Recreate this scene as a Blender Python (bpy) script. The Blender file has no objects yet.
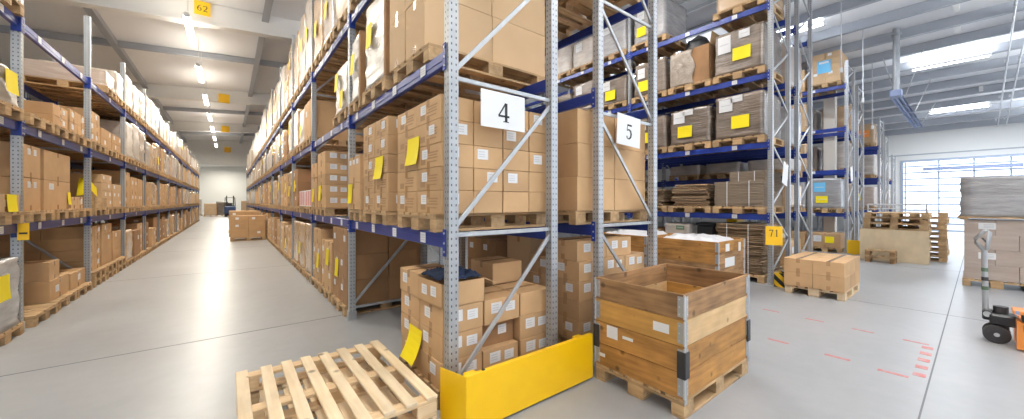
import bpy, bmesh, math, random
from mathutils import Vector, Matrix, noise
random.seed(7)
SC = bpy.context.scene
COL = SC.collection
PI = math.pi

# ------------------------------------------------------------------ view, world
SC.view_settings.view_transform = 'Standard'
SC.view_settings.look = 'None'
SC.view_settings.gamma = 1.0
SC.view_settings.exposure = 0.0
SC.view_settings.use_curve_mapping = False
try:
    SC.cycles.use_denoising = True
    SC.cycles.max_bounces = 8
    SC.cycles.diffuse_bounces = 5
    SC.cycles.glossy_bounces = 4
    SC.cycles.sample_clamp_indirect = 6.0
    SC.cycles.use_adaptive_sampling = False
except Exception:
    pass

# ------------------------------------------------------------------ materials
MATS = {}
def nodes_of(m):
    m.use_nodes = True
    nt = m.node_tree
    return nt, nt.nodes['Principled BSDF']

def mat(name, col, rough=0.6, metal=0.0, var=0.0, nscale=(4, 4, 4), namp=0.0, col2=None, bump=0.0, bscale=None,
        rand=0.0, coat=0.0, spec=0.5, emis=None, detail=4.0, rvar=0.0, mott=0.0, mscale=3.0, knots=0.0):
    """principled surface; namp mixes col towards col2 by stretched noise, rand varies tone per object"""
    if name in MATS:
        return MATS[name]
    m = bpy.data.materials.new(name)
    nt, b = nodes_of(m)
    N, L = nt.nodes, nt.links
    b.inputs['Roughness'].default_value = rough
    b.inputs['Metallic'].default_value = metal
    b.inputs['Specular IOR Level'].default_value = spec
    b.inputs['Coat Weight'].default_value = coat
    b.inputs['Coat Roughness'].default_value = 0.25
    out = None
    if namp > 0 or bump > 0 or rvar > 0:
        tc = N.new('ShaderNodeTexCoord')
        oi = N.new('ShaderNodeObjectInfo')
        vm = N.new('ShaderNodeVectorMath'); vm.operation = 'MULTIPLY_ADD'
        cmb = N.new('ShaderNodeCombineXYZ')
        mul = N.new('ShaderNodeMath'); mul.operation = 'MULTIPLY'; mul.inputs[1].default_value = 37.0
        L.new(oi.outputs['Random'], mul.inputs[0])
        for i in range(3):
            L.new(mul.outputs[0], cmb.inputs[i])
        L.new(tc.outputs['Object'], vm.inputs[0])
        vm.inputs[1].default_value = nscale
        L.new(cmb.outputs[0], vm.inputs[2])
        nz = N.new('ShaderNodeTexNoise')
        nz.inputs['Scale'].default_value = 1.0
        nz.inputs['Detail'].default_value = detail
        L.new(vm.outputs[0], nz.inputs['Vector'])
    if namp > 0:
        mx = N.new('ShaderNodeMix'); mx.data_type = 'RGBA'
        mr = N.new('ShaderNodeMapRange')
        mr.inputs[1].default_value = 0.3; mr.inputs[2].default_value = 0.7
        mr.inputs[3].default_value = 0.0; mr.inputs[4].default_value = namp
        L.new(nz.outputs['Fac'], mr.inputs[0])
        L.new(mr.outputs[0], mx.inputs[0])
        mx.inputs[6].default_value = (*col, 1)
        mx.inputs[7].default_value = (*(col2 or tuple(c * 0.6 for c in col)), 1)
        out = mx.outputs[2]
    if knots > 0:
        tck = N.new('ShaderNodeTexCoord'); vk = N.new('ShaderNodeTexVoronoi'); vk.inputs['Scale'].default_value = knots
        oik = N.new('ShaderNodeObjectInfo'); mk = N.new('ShaderNodeMath'); mk.operation = 'MULTIPLY'; mk.inputs[1].default_value = 71.0
        ak = N.new('ShaderNodeVectorMath'); ak.operation = 'ADD'
        L.new(oik.outputs['Random'], mk.inputs[0]); L.new(tck.outputs['Object'], ak.inputs[0]); L.new(mk.outputs[0], ak.inputs[1]); L.new(ak.outputs[0], vk.inputs['Vector'])
        mrk = N.new('ShaderNodeMapRange'); mrk.inputs[1].default_value = .07; mrk.inputs[2].default_value = .16; mrk.inputs[3].default_value = .38; mrk.inputs[4].default_value = 1.0
        L.new(vk.outputs['Distance'], mrk.inputs[0])
        sck = N.new('ShaderNodeVectorMath'); sck.operation = 'SCALE'
        L.new(out, sck.inputs[0]); L.new(mrk.outputs[0], sck.inputs['Scale']); out = sck.outputs[0]
    if mott > 0:
        tcm = N.new('ShaderNodeTexCoord'); nm = N.new('ShaderNodeTexNoise'); nm.inputs['Scale'].default_value = mscale; nm.inputs['Detail'].default_value = 3
        oim = N.new('ShaderNodeObjectInfo'); mm_ = N.new('ShaderNodeMath'); mm_.operation = 'MULTIPLY'; mm_.inputs[1].default_value = 53.0
        ad = N.new('ShaderNodeVectorMath'); ad.operation = 'ADD'
        L.new(oim.outputs['Random'], mm_.inputs[0]); L.new(tcm.outputs['Object'], ad.inputs[0]); L.new(mm_.outputs[0], ad.inputs[1]); L.new(ad.outputs[0], nm.inputs['Vector'])
        mrm = N.new('ShaderNodeMapRange'); mrm.inputs[1].default_value = .32; mrm.inputs[2].default_value = .68
        mrm.inputs[3].default_value = 1-mott; mrm.inputs[4].default_value = 1+mott*.6
        L.new(nm.outputs['Fac'], mrm.inputs[0])
        scm = N.new('ShaderNodeVectorMath'); scm.operation = 'SCALE'
        if out is not None: L.new(out, scm.inputs[0])
        else: scm.inputs[0].default_value = col
        L.new(mrm.outputs[0], scm.inputs['Scale']); out = scm.outputs[0]
    if rand > 0:
        oi2 = N.new('ShaderNodeObjectInfo')
        mr2 = N.new('ShaderNodeMapRange')
        mr2.inputs[3].default_value = 1 - rand; mr2.inputs[4].default_value = 1 + rand
        L.new(oi2.outputs['Random'], mr2.inputs[0])
        sc_ = N.new('ShaderNodeVectorMath'); sc_.operation = 'SCALE'
        if out is not None:
            L.new(out, sc_.inputs[0])
        else:
            sc_.inputs[0].default_value = col
        L.new(mr2.outputs[0], sc_.inputs['Scale'])
        out = sc_.outputs[0]
    if out is not None:
        L.new(out, b.inputs['Base Color'])
    else:
        b.inputs['Base Color'].default_value = (*col, 1)
    if rvar > 0:
        mr3 = N.new('ShaderNodeMapRange')
        mr3.inputs[1].default_value = 0.3; mr3.inputs[2].default_value = 0.7
        mr3.inputs[3].default_value = max(0.02, rough - rvar); mr3.inputs[4].default_value = rough + rvar
        L.new(nz.outputs['Fac'], mr3.inputs[0]); L.new(mr3.outputs[0], b.inputs['Roughness'])
    if bump > 0:
        bp = N.new('ShaderNodeBump'); bp.inputs['Strength'].default_value = bump
        bp.inputs['Distance'].default_value = 0.02
        if bscale:
            vm2 = N.new('ShaderNodeVectorMath'); vm2.operation = 'MULTIPLY'
            L.new(tc.outputs['Object'], vm2.inputs[0]); vm2.inputs[1].default_value = bscale
            nz2 = N.new('ShaderNodeTexNoise'); nz2.inputs['Scale'].default_value = 1.0; nz2.inputs['Detail'].default_value = 5
            nz2.inputs['Distortion'].default_value = 0.6
            L.new(vm2.outputs[0], nz2.inputs['Vector']); L.new(nz2.outputs['Fac'], bp.inputs['Height'])
        else:
            L.new(nz.outputs['Fac'], bp.inputs['Height'])
        L.new(bp.outputs[0], b.inputs['Normal'])
    if emis:
        b.inputs['Emission Color'].default_value = (*emis[0], 1)
        b.inputs['Emission Strength'].default_value = emis[1]
    MATS[name] = m
    return m

GALV = mat('galvanised_steel', (.47, .485, .50), .42, .5, namp=.5, col2=(.33, .345, .36), nscale=(18, 18, 9), rand=.06)
BLUE = mat('blue_enamel', (.012, .040, .270), .38, .0, namp=.35, col2=(.008, .022, .15), nscale=(3, 3, 14), coat=.2)
STEEL = mat('bright_steel', (.62, .63, .64), .35, .7)
HOLE = mat('dark_gap', (.02, .02, .022), .8)
POST_SHADE = mat('post_shade', (.10, .10, .105), .8)
YEL = mat('yellow_paint', (.98, .58, .0), .38, namp=.25, col2=(.82, .43, .0), nscale=(5, 5, 5), coat=.15)
NOTE = mat('yellow_paper', (1.0, .80, .004), .6, namp=.15, col2=(.92, .70, .005), nscale=(9, 9, 9))
PAPER = mat('white_paper', (.80, .80, .80), .6)
INK = mat('black_ink', (.02, .02, .025), .6)
GREYINK = mat('grey_ink', (.62, .62, .63), .7)
BROWNINK = mat('brown_print', (.38, .22, .10), .7)
BLUEPAPER = mat('blue_paper', (.16, .52, .80), .6)
ORANGE = mat('orange_enamel', (.85, .28, .05), .35, coat=.3)
BLACK = mat('black_plastic', (.022, .022, .025), .45)
RUBBER = mat('dark_rubber', (.035, .035, .038), .7)
TAPE = mat('packing_tape', (.46, .27, .13), .22, coat=.3)
CARD = mat('cardboard', (.575, .36, .182), .75, namp=.35, col2=(.49, .29, .135), nscale=(5, 5, 5), rand=.10, bump=.05, mott=0.08)
CARDL = mat('cardboard_light', (.62, .42, .24), .75, namp=.3, col2=(.55, .36, .19), nscale=(4, 4, 4), rand=.06, bump=.05)
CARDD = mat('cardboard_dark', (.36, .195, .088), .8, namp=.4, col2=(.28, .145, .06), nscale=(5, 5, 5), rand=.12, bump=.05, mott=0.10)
FLAT = mat('cardboard_flats', (.21, .14, .08), .85, namp=.6, col2=(.16, .105, .06), nscale=(2, 2, 60), rand=.1)
FLATE = mat('cardboard_flats_grey', (.27, .21, .15), .8, namp=.6, col2=(.20, .15, .105), nscale=(3, 3, 70), rand=.1)
WOOD = mat('pallet_wood', (.56, .38, .20), .75, namp=.8, col2=(.36, .21, .095), nscale=(3, 26, 26), rand=.12, bump=.1, mott=0.25, knots=5)
WOODY = mat('pallet_wood_cross', (.56, .38, .20), .75, namp=.8, col2=(.36, .21, .095), nscale=(26, 3, 26), rand=.12, bump=.1, mott=0.25)
PINE = mat('fresh_pine', (.84, .69, .48), .7, namp=.75, col2=(.70, .51, .30), nscale=(26, 2.2, 26), rand=.08, bump=.08, mott=0.12, knots=4.5)
PINEX = mat('fresh_pine_cross', (.72, .53, .32), .7, namp=.75, col2=(.54, .35, .18), nscale=(2.2, 26, 26), rand=.08, bump=.08)
PLY = mat('plywood', (.72, .58, .38), .65, namp=.5, col2=(.62, .46, .27), nscale=(7, 7, 3), bump=.05, mott=0.10)
CR1 = mat('crate_weathered', (.42, .235, .10), .7, namp=.9, col2=(.20, .10, .04), nscale=(3, 3, 34), bump=.15, mott=0.35, knots=5)
CR2 = mat('crate_yellow_pine', (.66, .355, .085), .6, namp=.8, col2=(.45, .22, .055), nscale=(2.5, 2.5, 26), bump=.1, mott=0.22, knots=5.5)
CR2B = mat('crate_pale_pine', (.70, .47, .24), .65, namp=.7, col2=(.56, .34, .15), nscale=(2.5, 2.5, 26), bump=.1, mott=0.20, knots=5)
CR3 = mat('crate_orange_pine', (.54, .265, .065), .6, namp=.9, col2=(.30, .13, .03), nscale=(3, 3, 28), bump=.12, mott=0.32, knots=5.5)
FILMW = mat('film_over_white', (.56, .52, .48), .36, namp=.8, col2=(.44, .36, .29), nscale=(3, 3, 14), bump=.5, bscale=(6, 6, 26), coat=.25, rand=.1, mott=0.20)
FILMB = mat('film_over_brown', (.235, .18, .14), .24, namp=.85, col2=(.13, .095, .068), nscale=(1.2, 1.2, 22), bump=.9, bscale=(4, 4, 34), coat=.9, rand=.12, mott=0.20)
FILMC = mat('film_over_cartons', (.56, .38, .22), .26, namp=.7, col2=(.46, .30, .17), nscale=(3, 3, 12), bump=.4, bscale=(6, 6, 26), coat=.6, rand=.1)
FILMG = mat('film_over_grey', (.42, .41, .41), .25, namp=.8, col2=(.28, .27, .27), nscale=(3, 3, 16), bump=.5, bscale=(6, 6, 26), coat=.6, rand=.1)
FILMR = mat('film_over_tan', (.50, .41, .35), .28, namp=.7, col2=(.38, .29, .23), nscale=(2, 2, 12), bump=.4, bscale=(4, 4, 30), coat=.6)
FILMT = mat('film_loose', (.40, .34, .28), .25, namp=.8, col2=(.25, .19, .14), nscale=(8, 8, 8), bump=.6, bscale=(14, 14, 14), coat=.7)
PLASTIC = mat('white_sheeting', (.82, .82, .84), .35, coat=.4, bump=.3, nscale=(8, 8, 8), namp=.1)
NAVY = mat('navy_cloth', (.012, .02, .045), .85, spec=.2, namp=.4, col2=(.01, .014, .03), nscale=(20, 20, 20))
WALLW = mat('white_wall_panel', (.80, .80, .78), .6, namp=.12, col2=(.72, .72, .71), nscale=(.5, .5, .5))
ROOFM = mat('roof_sheet', (.86, .86, .87), .5, namp=.15, col2=(.68, .69, .70), nscale=(.6, .6, .6))
PURL = mat('purlin_steel', (.40, .42, .46), .5, .1)
GIRD = mat('white_girder', (.80, .79, .76), .5)
TUBE = mat('lamp_tube', (1, 1, 1), .5, emis=((1.0, .97, .90), 9.0))
TUBEC = mat('lamp_tube_cool', (1, 1, 1), .5, emis=((.93, .97, 1.0), 8.0))
LAMPH = mat('lamp_housing', (.8, .8, .8), .5)
REDP = mat('red_floor_paint', (.56, .13, .11), .5, namp=.8, col2=(.48, .34, .33), nscale=(20, 20, 20))
JOINT = mat('floor_joint', (.16, .165, .17), .7)
COLM = mat('column_paint', (.72, .67, .60), .6)
GATE = mat('gate_bars', (.42, .48, .60), .5, .3)
RED = mat('red_print', (.62, .07, .04), .5)
GREENT = mat('green_band', (.10, .16, .10), .5)
HEAT = mat('heater_blue', (.30, .36, .55), .4, .3)
BIN = mat('dark_bin', (.03, .032, .036), .5)

def floor_material():
    m = bpy.data.materials.new('sealed_concrete')
    nt, b = nodes_of(m); N, L = nt.nodes, nt.links
    tc = N.new('ShaderNodeTexCoord')
    n1 = N.new('ShaderNodeTexNoise'); n1.inputs['Scale'].default_value = .55; n1.inputs['Detail'].default_value = 6; n1.inputs['Roughness'].default_value = .6
    n2 = N.new('ShaderNodeTexNoise'); n2.inputs['Scale'].default_value = 7; n2.inputs['Detail'].default_value = 8
    L.new(tc.outputs['Object'], n1.inputs['Vector']); L.new(tc.outputs['Object'], n2.inputs['Vector'])
    r = N.new('ShaderNodeValToRGB')
    r.color_ramp.elements[0].position = .3; r.color_ramp.elements[0].color = (.335, .34, .348, 1)
    r.color_ramp.elements[1].position = .72; r.color_ramp.elements[1].color = (.425, .43, .437, 1)
    L.new(n1.outputs['Fac'], r.inputs[0])
    r2 = N.new('ShaderNodeValToRGB')
    r2.color_ramp.elements[0].position = .25; r2.color_ramp.elements[0].color = (.93, .93, .93, 1)
    r2.color_ramp.elements[1].position = .75; r2.color_ramp.elements[1].color = (1, 1, 1, 1)
    L.new(n2.outputs['Fac'], r2.inputs[0])
    mx = N.new('ShaderNodeMix'); mx.data_type = 'RGBA'; mx.blend_type = 'MULTIPLY'; mx.inputs[0].default_value = 1
    L.new(r.outputs[0], mx.inputs[6]); L.new(r2.outputs[0], mx.inputs[7]); L.new(mx.outputs[2], b.inputs['Base Color'])
    mr = N.new('ShaderNodeMapRange'); mr.inputs[1].default_value = .3; mr.inputs[2].default_value = .7
    mr.inputs[3].default_value = .31; mr.inputs[4].default_value = .38
    L.new(n1.outputs['Fac'], mr.inputs[0]); L.new(mr.outputs[0], b.inputs['Roughness'])
    b.inputs['Specular IOR Level'].default_value = .38
    return m
FLOORM = floor_material()

def hazard_material():
    m = bpy.data.materials.new('hazard_stripes')
    nt, b = nodes_of(m); N, L = nt.nodes, nt.links
    tc = N.new('ShaderNodeTexCoord'); sp = N.new('ShaderNodeSeparateXYZ'); L.new(tc.outputs['Object'], sp.inputs[0])
    a = N.new('ShaderNodeMath'); a.operation = 'ADD'; L.new(sp.outputs[0], a.inputs[0]); L.new(sp.outputs[2], a.inputs[1])
    a2 = N.new('ShaderNodeMath'); a2.operation = 'SUBTRACT'; L.new(a.outputs[0], a2.inputs[0]); L.new(sp.outputs[1], a2.inputs[1])
    w = N.new('ShaderNodeMath'); w.operation = 'PINGPONG'; w.inputs[1].default_value = .1; L.new(a2.outputs[0], w.inputs[0])
    g = N.new('ShaderNodeMath'); g.operation = 'GREATER_THAN'; g.inputs[1].default_value = .05; L.new(w.outputs[0], g.inputs[0])
    mx = N.new('ShaderNodeMix'); mx.data_type = 'RGBA'; L.new(g.outputs[0], mx.inputs[0])
    mx.inputs[6].default_value = (.02, .02, .02, 1); mx.inputs[7].default_value = (.85, .55, .01, 1)
    L.new(mx.outputs[2], b.inputs['Base Color']); b.inputs['Roughness'].default_value = .5
    return m
HAZ = hazard_material()

# ------------------------------------------------------------------ mesh builder
class MB:
    def __init__(s):
        s.v, s.f, s.m, s.mats = [], [], [], []
    def mi(s, m):
        if m not in s.mats: s.mats.append(m)
        return s.mats.index(m)
    def face(s, pts, m):
        b = len(s.v); s.v.extend(pts); s.f.append(tuple(range(b, b + len(pts)))); s.m.append(s.mi(m))
    def box(s, x0, x1, y0, y1, z0, z1, m, M=None):
        b = len(s.v)
        P = [Vector(p) for p in ((x0,y0,z0),(x1,y0,z0),(x1,y1,z0),(x0,y1,z0),(x0,y0,z1),(x1,y0,z1),(x1,y1,z1),(x0,y1,z1))]
        if M is not None: P = [M @ p for p in P]
        s.v.extend(P); k = s.mi(m)
        for q in ((0,3,2,1),(4,5,6,7),(0,1,5,4),(1,2,6,5),(2,3,7,6),(3,0,4,7)):
            s.f.append(tuple(b + i for i in q)); s.m.append(k)
    def cbox(s, x0, x1, y0, y1, z0, z1, m, c=.005, M=None):
        """box with chamfered edges"""
        b = len(s.v); k = s.mi(m)
        c = min(c, (x1-x0)*.45, (y1-y0)*.45, (z1-z0)*.45)
        X, Y, Z = (x0, x1), (y0, y1), (z0, z1)
        idx = {}
        for i in (0, 1):
            for j in (0, 1):
                for l in (0, 1):
                    sx, sy, sz = (c, -c)[i], (c, -c)[j], (c, -c)[l]
                    for a, p in (('x', (X[i], Y[j]+sy, Z[l]+sz)), ('y', (X[i]+sx, Y[j], Z[l]+sz)), ('z', (X[i]+sx, Y[j]+sy, Z[l]))):
                        idx[i, j, l, a] = len(s.v)
                        p = Vector(p); s.v.append(M @ p if M is not None else p)
        def F(*q):
            s.f.append(tuple(idx[t] for t in q)); s.m.append(k)
        F((0,0,0,'x'),(0,0,1,'x'),(0,1,1,'x'),(0,1,0,'x')); F((1,0,0,'x'),(1,1,0,'x'),(1,1,1,'x'),(1,0,1,'x'))
        F((0,0,0,'y'),(1,0,0,'y'),(1,0,1,'y'),(0,0,1,'y')); F((0,1,0,'y'),(0,1,1,'y'),(1,1,1,'y'),(1,1,0,'y'))
        F((0,0,0,'z'),(0,1,0,'z'),(1,1,0,'z'),(1,0,0,'z')); F((0,0,1,'z'),(1,0,1,'z'),(1,1,1,'z'),(0,1,1,'z'))
        for i in (0, 1):
            for j in (0, 1):
                F((i,j,0,'x'),(i,j,1,'x'),(i,j,1,'y'),(i,j,0,'y'))
                F((i,0,j,'x'),(i,1,j,'x'),(i,1,j,'z'),(i,0,j,'z'))
                F((0,i,j,'y'),(1,i,j,'y'),(1,i,j,'z'),(0,i,j,'z'))
                for l in (0, 1):
                    F((i,j,l,'x'),(i,j,l,'y'),(i,j,l,'z'))
    def bar(s, a, b_, w, h, m, up=Vector((0,0,1))):
        """rectangular bar from a to b"""
        a, b_ = Vector(a), Vector(b_); d = (b_ - a); L = d.length; d.normalize()
        if abs(d.dot(up)) > .99: up = Vector((0,1,0))
        x = d.cross(up).normalized(); z = x.cross(d).normalized()
        M = Matrix((( d.x, x.x, z.x, a.x),(d.y, x.y, z.y, a.y),(d.z, x.z, z.z, a.z),(0,0,0,1)))
        s.cbox(0, L, -w/2, w/2, -h/2, h/2, m, min(w, h)*.12, M)
    def tube(s, pts, r, m, n=10, cap=True):
        pts = [Vector(p) for p in pts]; k = s.mi(m); rings = []
        rr = r if isinstance(r, (list, tuple)) else [r]*len(pts)
        for i, p in enumerate(pts):
            d = (pts[min(i+1, len(pts)-1)] - pts[max(i-1, 0)]).normalized()
            up = Vector((0,0,1)) if abs(d.z) < .9 else Vector((0,1,0))
            x = d.cross(up).normalized(); y = d.cross(x).normalized()
            b = len(s.v); rings.append(b)
            for j in range(n):
                t = 2*PI*j/n
                s.v.append(p + x*math.cos(t)*rr[i] + y*math.sin(t)*rr[i])
        for a, b in zip(rings, rings[1:]):
            for j in range(n):
                s.f.append((a+j, a+(j+1)%n, b+(j+1)%n, b+j)); s.m.append(k)
        if cap:
            s.f.append(tuple(rings[0]+j for j in range(n))); s.m.append(k)
            s.f.append(tuple(rings[-1]+j for j in reversed(range(n)))); s.m.append(k)
    def strip(s, pts, w, m, th=.003, M=None):
        """stroke of a numeral: polyline in xz plane with width, front at y=-th"""
        k = s.mi(m); L_, R_ = [], []
        ws = w if isinstance(w, (list, tuple)) else [w]*len(pts)
        for i, (x, z) in enumerate(pts):
            ax, az = pts[max(i-1, 0)]; bx, bz = pts[min(i+1, len(pts)-1)]
            dx, dz = bx-ax, bz-az; l = math.hypot(dx, dz) or 1
            nx, nz = -dz/l*ws[i]/2, dx/l*ws[i]/2
            L_.append((x+nx, z+nz)); R_.append((x-nx, z-nz))
        b = len(s.v); n = len(pts)
        for yy in (-th, 0):
            for (x, z) in L_ + R_:
                p = Vector((x, yy, z)); s.v.append(M @ p if M is not None else p)
        o = 2*n
        for i in range(n-1):
            for q in ((b+i, b+i+1, b+n+i+1, b+n+i), (b+o+i, b+o+n+i, b+o+n+i+1, b+o+i+1),
                      (b+i, b+o+i, b+o+i+1, b+i+1), (b+n+i, b+n+i+1, b+o+n+i+1, b+o+n+i)):
                s.f.append(q); s.m.append(k)
        for i in (0, n-1):
            s.f.append((b+i, b+n+i, b+o+n+i, b+o+i)); s.m.append(k)
    def mesh(s, name, smooth=False):
        me = bpy.data.meshes.new(name)
        me.from_pydata([tuple(p) for p in s.v], [], s.f)
        for m in s.mats: me.materials.append(m)
        me.polygons.foreach_set('material_index', s.m)
        if smooth: me.polygons.foreach_set('use_smooth', [True]*len(s.f))
        me.update()
        bm = bmesh.new(); bm.from_mesh(me); bmesh.ops.recalc_face_normals(bm, faces=bm.faces); bm.to_mesh(me); bm.free()
        return me
    def build(s, name, parent=None, loc=None, rz=0, smooth=False, **kw):
        return link(name, s.mesh(name, smooth), parent, loc, rz, **kw)

def link(name, data, parent=None, loc=None, rz=0, label=None, cat=None, group=None, kind=None):
    o = bpy.data.objects.new(name, data); COL.objects.link(o)
    if parent is not None: o.parent = parent
    if loc is not None: o.location = loc
    if rz: o.rotation_euler = (0, 0, rz)
    if label: o['label'] = label
    if cat: o['category'] = cat
    if group: o['group'] = group
    if kind: o['kind'] = kind
    return o

def thing(name, label, cat, loc=(0,0,0), rz=0, group=None):
    return link(name, None, None, loc, rz, label, cat, group)

ORD = ['first','second','third','fourth','fifth','sixth','seventh','eighth','ninth','tenth','eleventh','twelfth','thirteenth','fourteenth','fifteenth']

# ------------------------------------------------------------------ camera
TH = math.radians(38.1); F = 361.0; H = 1.6
def cam():
    c = bpy.data.cameras.new('camera'); o = bpy.data.objects.new('camera', c); COL.objects.link(o)
    o.location = (0, 0, H); o.rotation_euler = (PI/2, 0, -TH)
    c.sensor_width = 36; c.lens = F/1024*36; c.shift_y = -7.5/1024; c.clip_start = .05; c.clip_end = 300
    SC.camera = o
cam()

# ------------------------------------------------------------------ building shell
RIDGE_X, RIDGE_Z = 4.0, 7.8
def roof_z(x): return RIDGE_Z - (.1*(x-RIDGE_X) if x > RIDGE_X else .08*(RIDGE_X-x))
XL, XR, YB, YM, YE = -9.0, 28.0, -7.0, 44.0, 76.0
b = MB(); b.box(XL-.3, 60, YB, YE+.3, -.2, 0, FLOORM); b.build('floor', kind='structure')
def roof():
    b = MB(); t = .12
    for x0, x1 in ((XL-.3, RIDGE_X), (RIDGE_X, XR+.3)):
        n = int((x1-x0)/.33); 
        z0, z1 = roof_z(x0), roof_z(x1)
        for (ya, yb) in ((YB, YE+.3),):
            A = [Vector((x0, ya, z0)), Vector((x1, ya, z1)), Vector((x1, yb, z1)), Vector((x0, yb, z0))]
            B = [p + Vector((0, 0, t)) for p in A]
            b.face(A, ROOFM); b.face(B, ROOFM)
            for i in range(4): b.face([A[i], A[(i+1)%4], B[(i+1)%4], B[i]], ROOFM)
    b.build('ceiling', kind='structure')
roof()
# right wall with the door opening
DY0, DY1, DZ = -2.3, 2.25, 3.68
b = MB()
b.box(XR, XR+.2, YB, DY0, 0, roof_z(XR), WALLW); b.box(XR, XR+.2, DY1, YE, 0, roof_z(XR), WALLW); b.box(XR, XR+.2, DY0, DY1, DZ, roof_z(XR), WALLW)
b.build('wall_right', kind='structure')
b = MB(); b.box(XR-.03, XR, YB, 12, 4.02, 4.08, PURL); b.build('trim_1', kind='structure')
b = MB(); b.box(XR-.05, XR+.01, DY0-.1, DY0, 0, DZ+.1, GATE); b.box(XR-.05, XR+.01, DY1, DY1+.1, 0, DZ+.1, GATE); b.box(XR-.05, XR+.01, DY0, DY1, DZ, DZ+.1, GATE)
b.build('trim_2', kind='structure')
b = MB(); b.box(XL-.2, XL, YB, YE, 0, roof_z(XL), WALLW); b.build('wall_left', kind='structure')
b = MB()
for x0, x1 in ((XL, RIDGE_X), (RIDGE_X, XR)):
    z0, z1 = roof_z(x0), roof_z(x1)
    A = [Vector(p) for p in ((x0, YM, 5.1), (x1, YM, 5.1), (x1, YM, z1), (x0, YM, z0))]; B = [p + Vector((0, .2, 0)) for p in A]
    b.face(A, WALLW); b.face(B, WALLW)
    for i in range(4): b.face([A[i], A[(i+1)%4], B[(i+1)%4], B[i]], WALLW)
b.build('wall_middle', kind='structure')
b = MB(); b.box(XL, XR, YE, YE+.2, 0, 7.9, WALLW); b.build('wall_end', kind='structure')
# purlins, girders
b = MB()
xs = [XR - .25 - 1.36*i for i in range(18)]
for x in xs:
    if x > 5: 
        z = roof_z(x); b.box(x-.035, x+.035, YB, YM, z-.26, z-.005, PURL); b.box(x-.07, x+.07, YB, YM, z-.275, z-.26, PURL)
for x in (-7.1, -3.1, .9):
    z = roof_z(x); b.box(x-.05, x+.05, YB, YM, z-.24, z-.005, PURL); b.box(x-.09, x+.09, YB, YM, z-.255, z-.24, PURL)
for y in (18.4, 29.4, 39):
    A = (XL, y, roof_z(XL)-.12); B = (RIDGE_X, y, roof_z(RIDGE_X)-.12)
    b.bar(A, B, .09, .22, PURL)
for x, y in ((22.4, -.2), (23.8, -1.6), (16.0, .25), (14.6, .25), (17.2, -1.3)):
    z = roof_z(x); b.box(x-.3, x+.3, y-.05, y+.05, z-.2, z-.02, GIRD)
b.build('trim_3', kind='structure')
b = MB()
for y in (13.9, 24.2, 34.2):
    for x0, x1 in ((XL, RIDGE_X), (RIDGE_X, XR)):
        z0, z1 = roof_z(x0), roof_z(x1)
        dz = Vector((0, 0, -.62))
        for yy, w, za, zb in ((y, .14, -.62, -.01), (y, .30, -.66, -.60)):
            A = [Vector((x0, yy-w/2, z0+za)), Vector((x1, yy-w/2, z1+za)), Vector((x1, yy+w/2, z1+za)), Vector((x0, yy+w/2, z0+za))]
            B = [p + Vector((0, 0, zb-za)) for p in A]
            b.face(A, GIRD); b.face(B, GIRD)
            for i in range(4): b.face([A[i], A[(i+1)%4], B[(i+1)%4], B[i]], GIRD)
b.build('ceiling_beam', kind='structure')
# floor joints and painted marks
b = MB()
b.face([Vector((XL, .33, .0012)), Vector((XL, .341, .0012)), Vector((XR, .082, .0012)), Vector((XR, .07, .0012))], JOINT)
for y in (5.5, 10.7, 15.9, 21.1, 26.3, 31.5): b.box(XL, XR, y-.008, y+.008, 0, .0012, JOINT)
for x in (8.0, 13.2): b.box(x-.006, x+.006, YB, YM, 0, .001, JOINT)
b.build('trim_4', kind='structure')
b = MB()
for u in ((6.32, 2.33), (6.28, 1.83), (6.24, 1.32), (6.2, .84), (6.17, .4)): b.box(u[0]-.022, u[0]+.022, u[1]-.1, u[1]+.1, 0, .0015, REDP)
for u in ((5.0, 1.9), (4.97, 1.38), (4.93, .86), (4.88, .46)): b.box(u[0]-.025, u[0]+.025, u[1]-.1, u[1]+.1, 0, .0015, REDP)
for i in range(5): b.box(4.98+.25*i, 5.08+.25*i, .262, .345, 0, .0015, REDP)
b.build('floor_marking', kind='structure')
# building column between two right-hand rack rows
b = MB(); b.box(16.30, 16.62, 2.9, 3.2, 0, roof_z(16.5)-.28, COLM); b.build('column', kind='structure')
# gate outside the door: slats behind the opening
b = MB()
for i in range(11): b.box(XR+.28, XR+.31, DY0-.2, DY1+.2, .12+.33*i, .20+.33*i, GATE)
for y in (-2.2, -1.1, -.05, 1.05, 2.2): b.box(XR+.26, XR+.33, y-.03, y+.03, 0, 3.9, GATE)
b.build('door_1', kind='structure')
b = MB(); b.box(XR-.35, XR-.2, -1.4, 1.55, 3.18, 3.34, HEAT); b.box(XR-.2, XR-.002, -1.3, -1.2, 3.2, 3.3, HEAT); b.box(XR-.2, XR-.002, 1.3, 1.4, 3.2, 3.3, HEAT)
b.build('door_beam', kind='structure')

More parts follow.
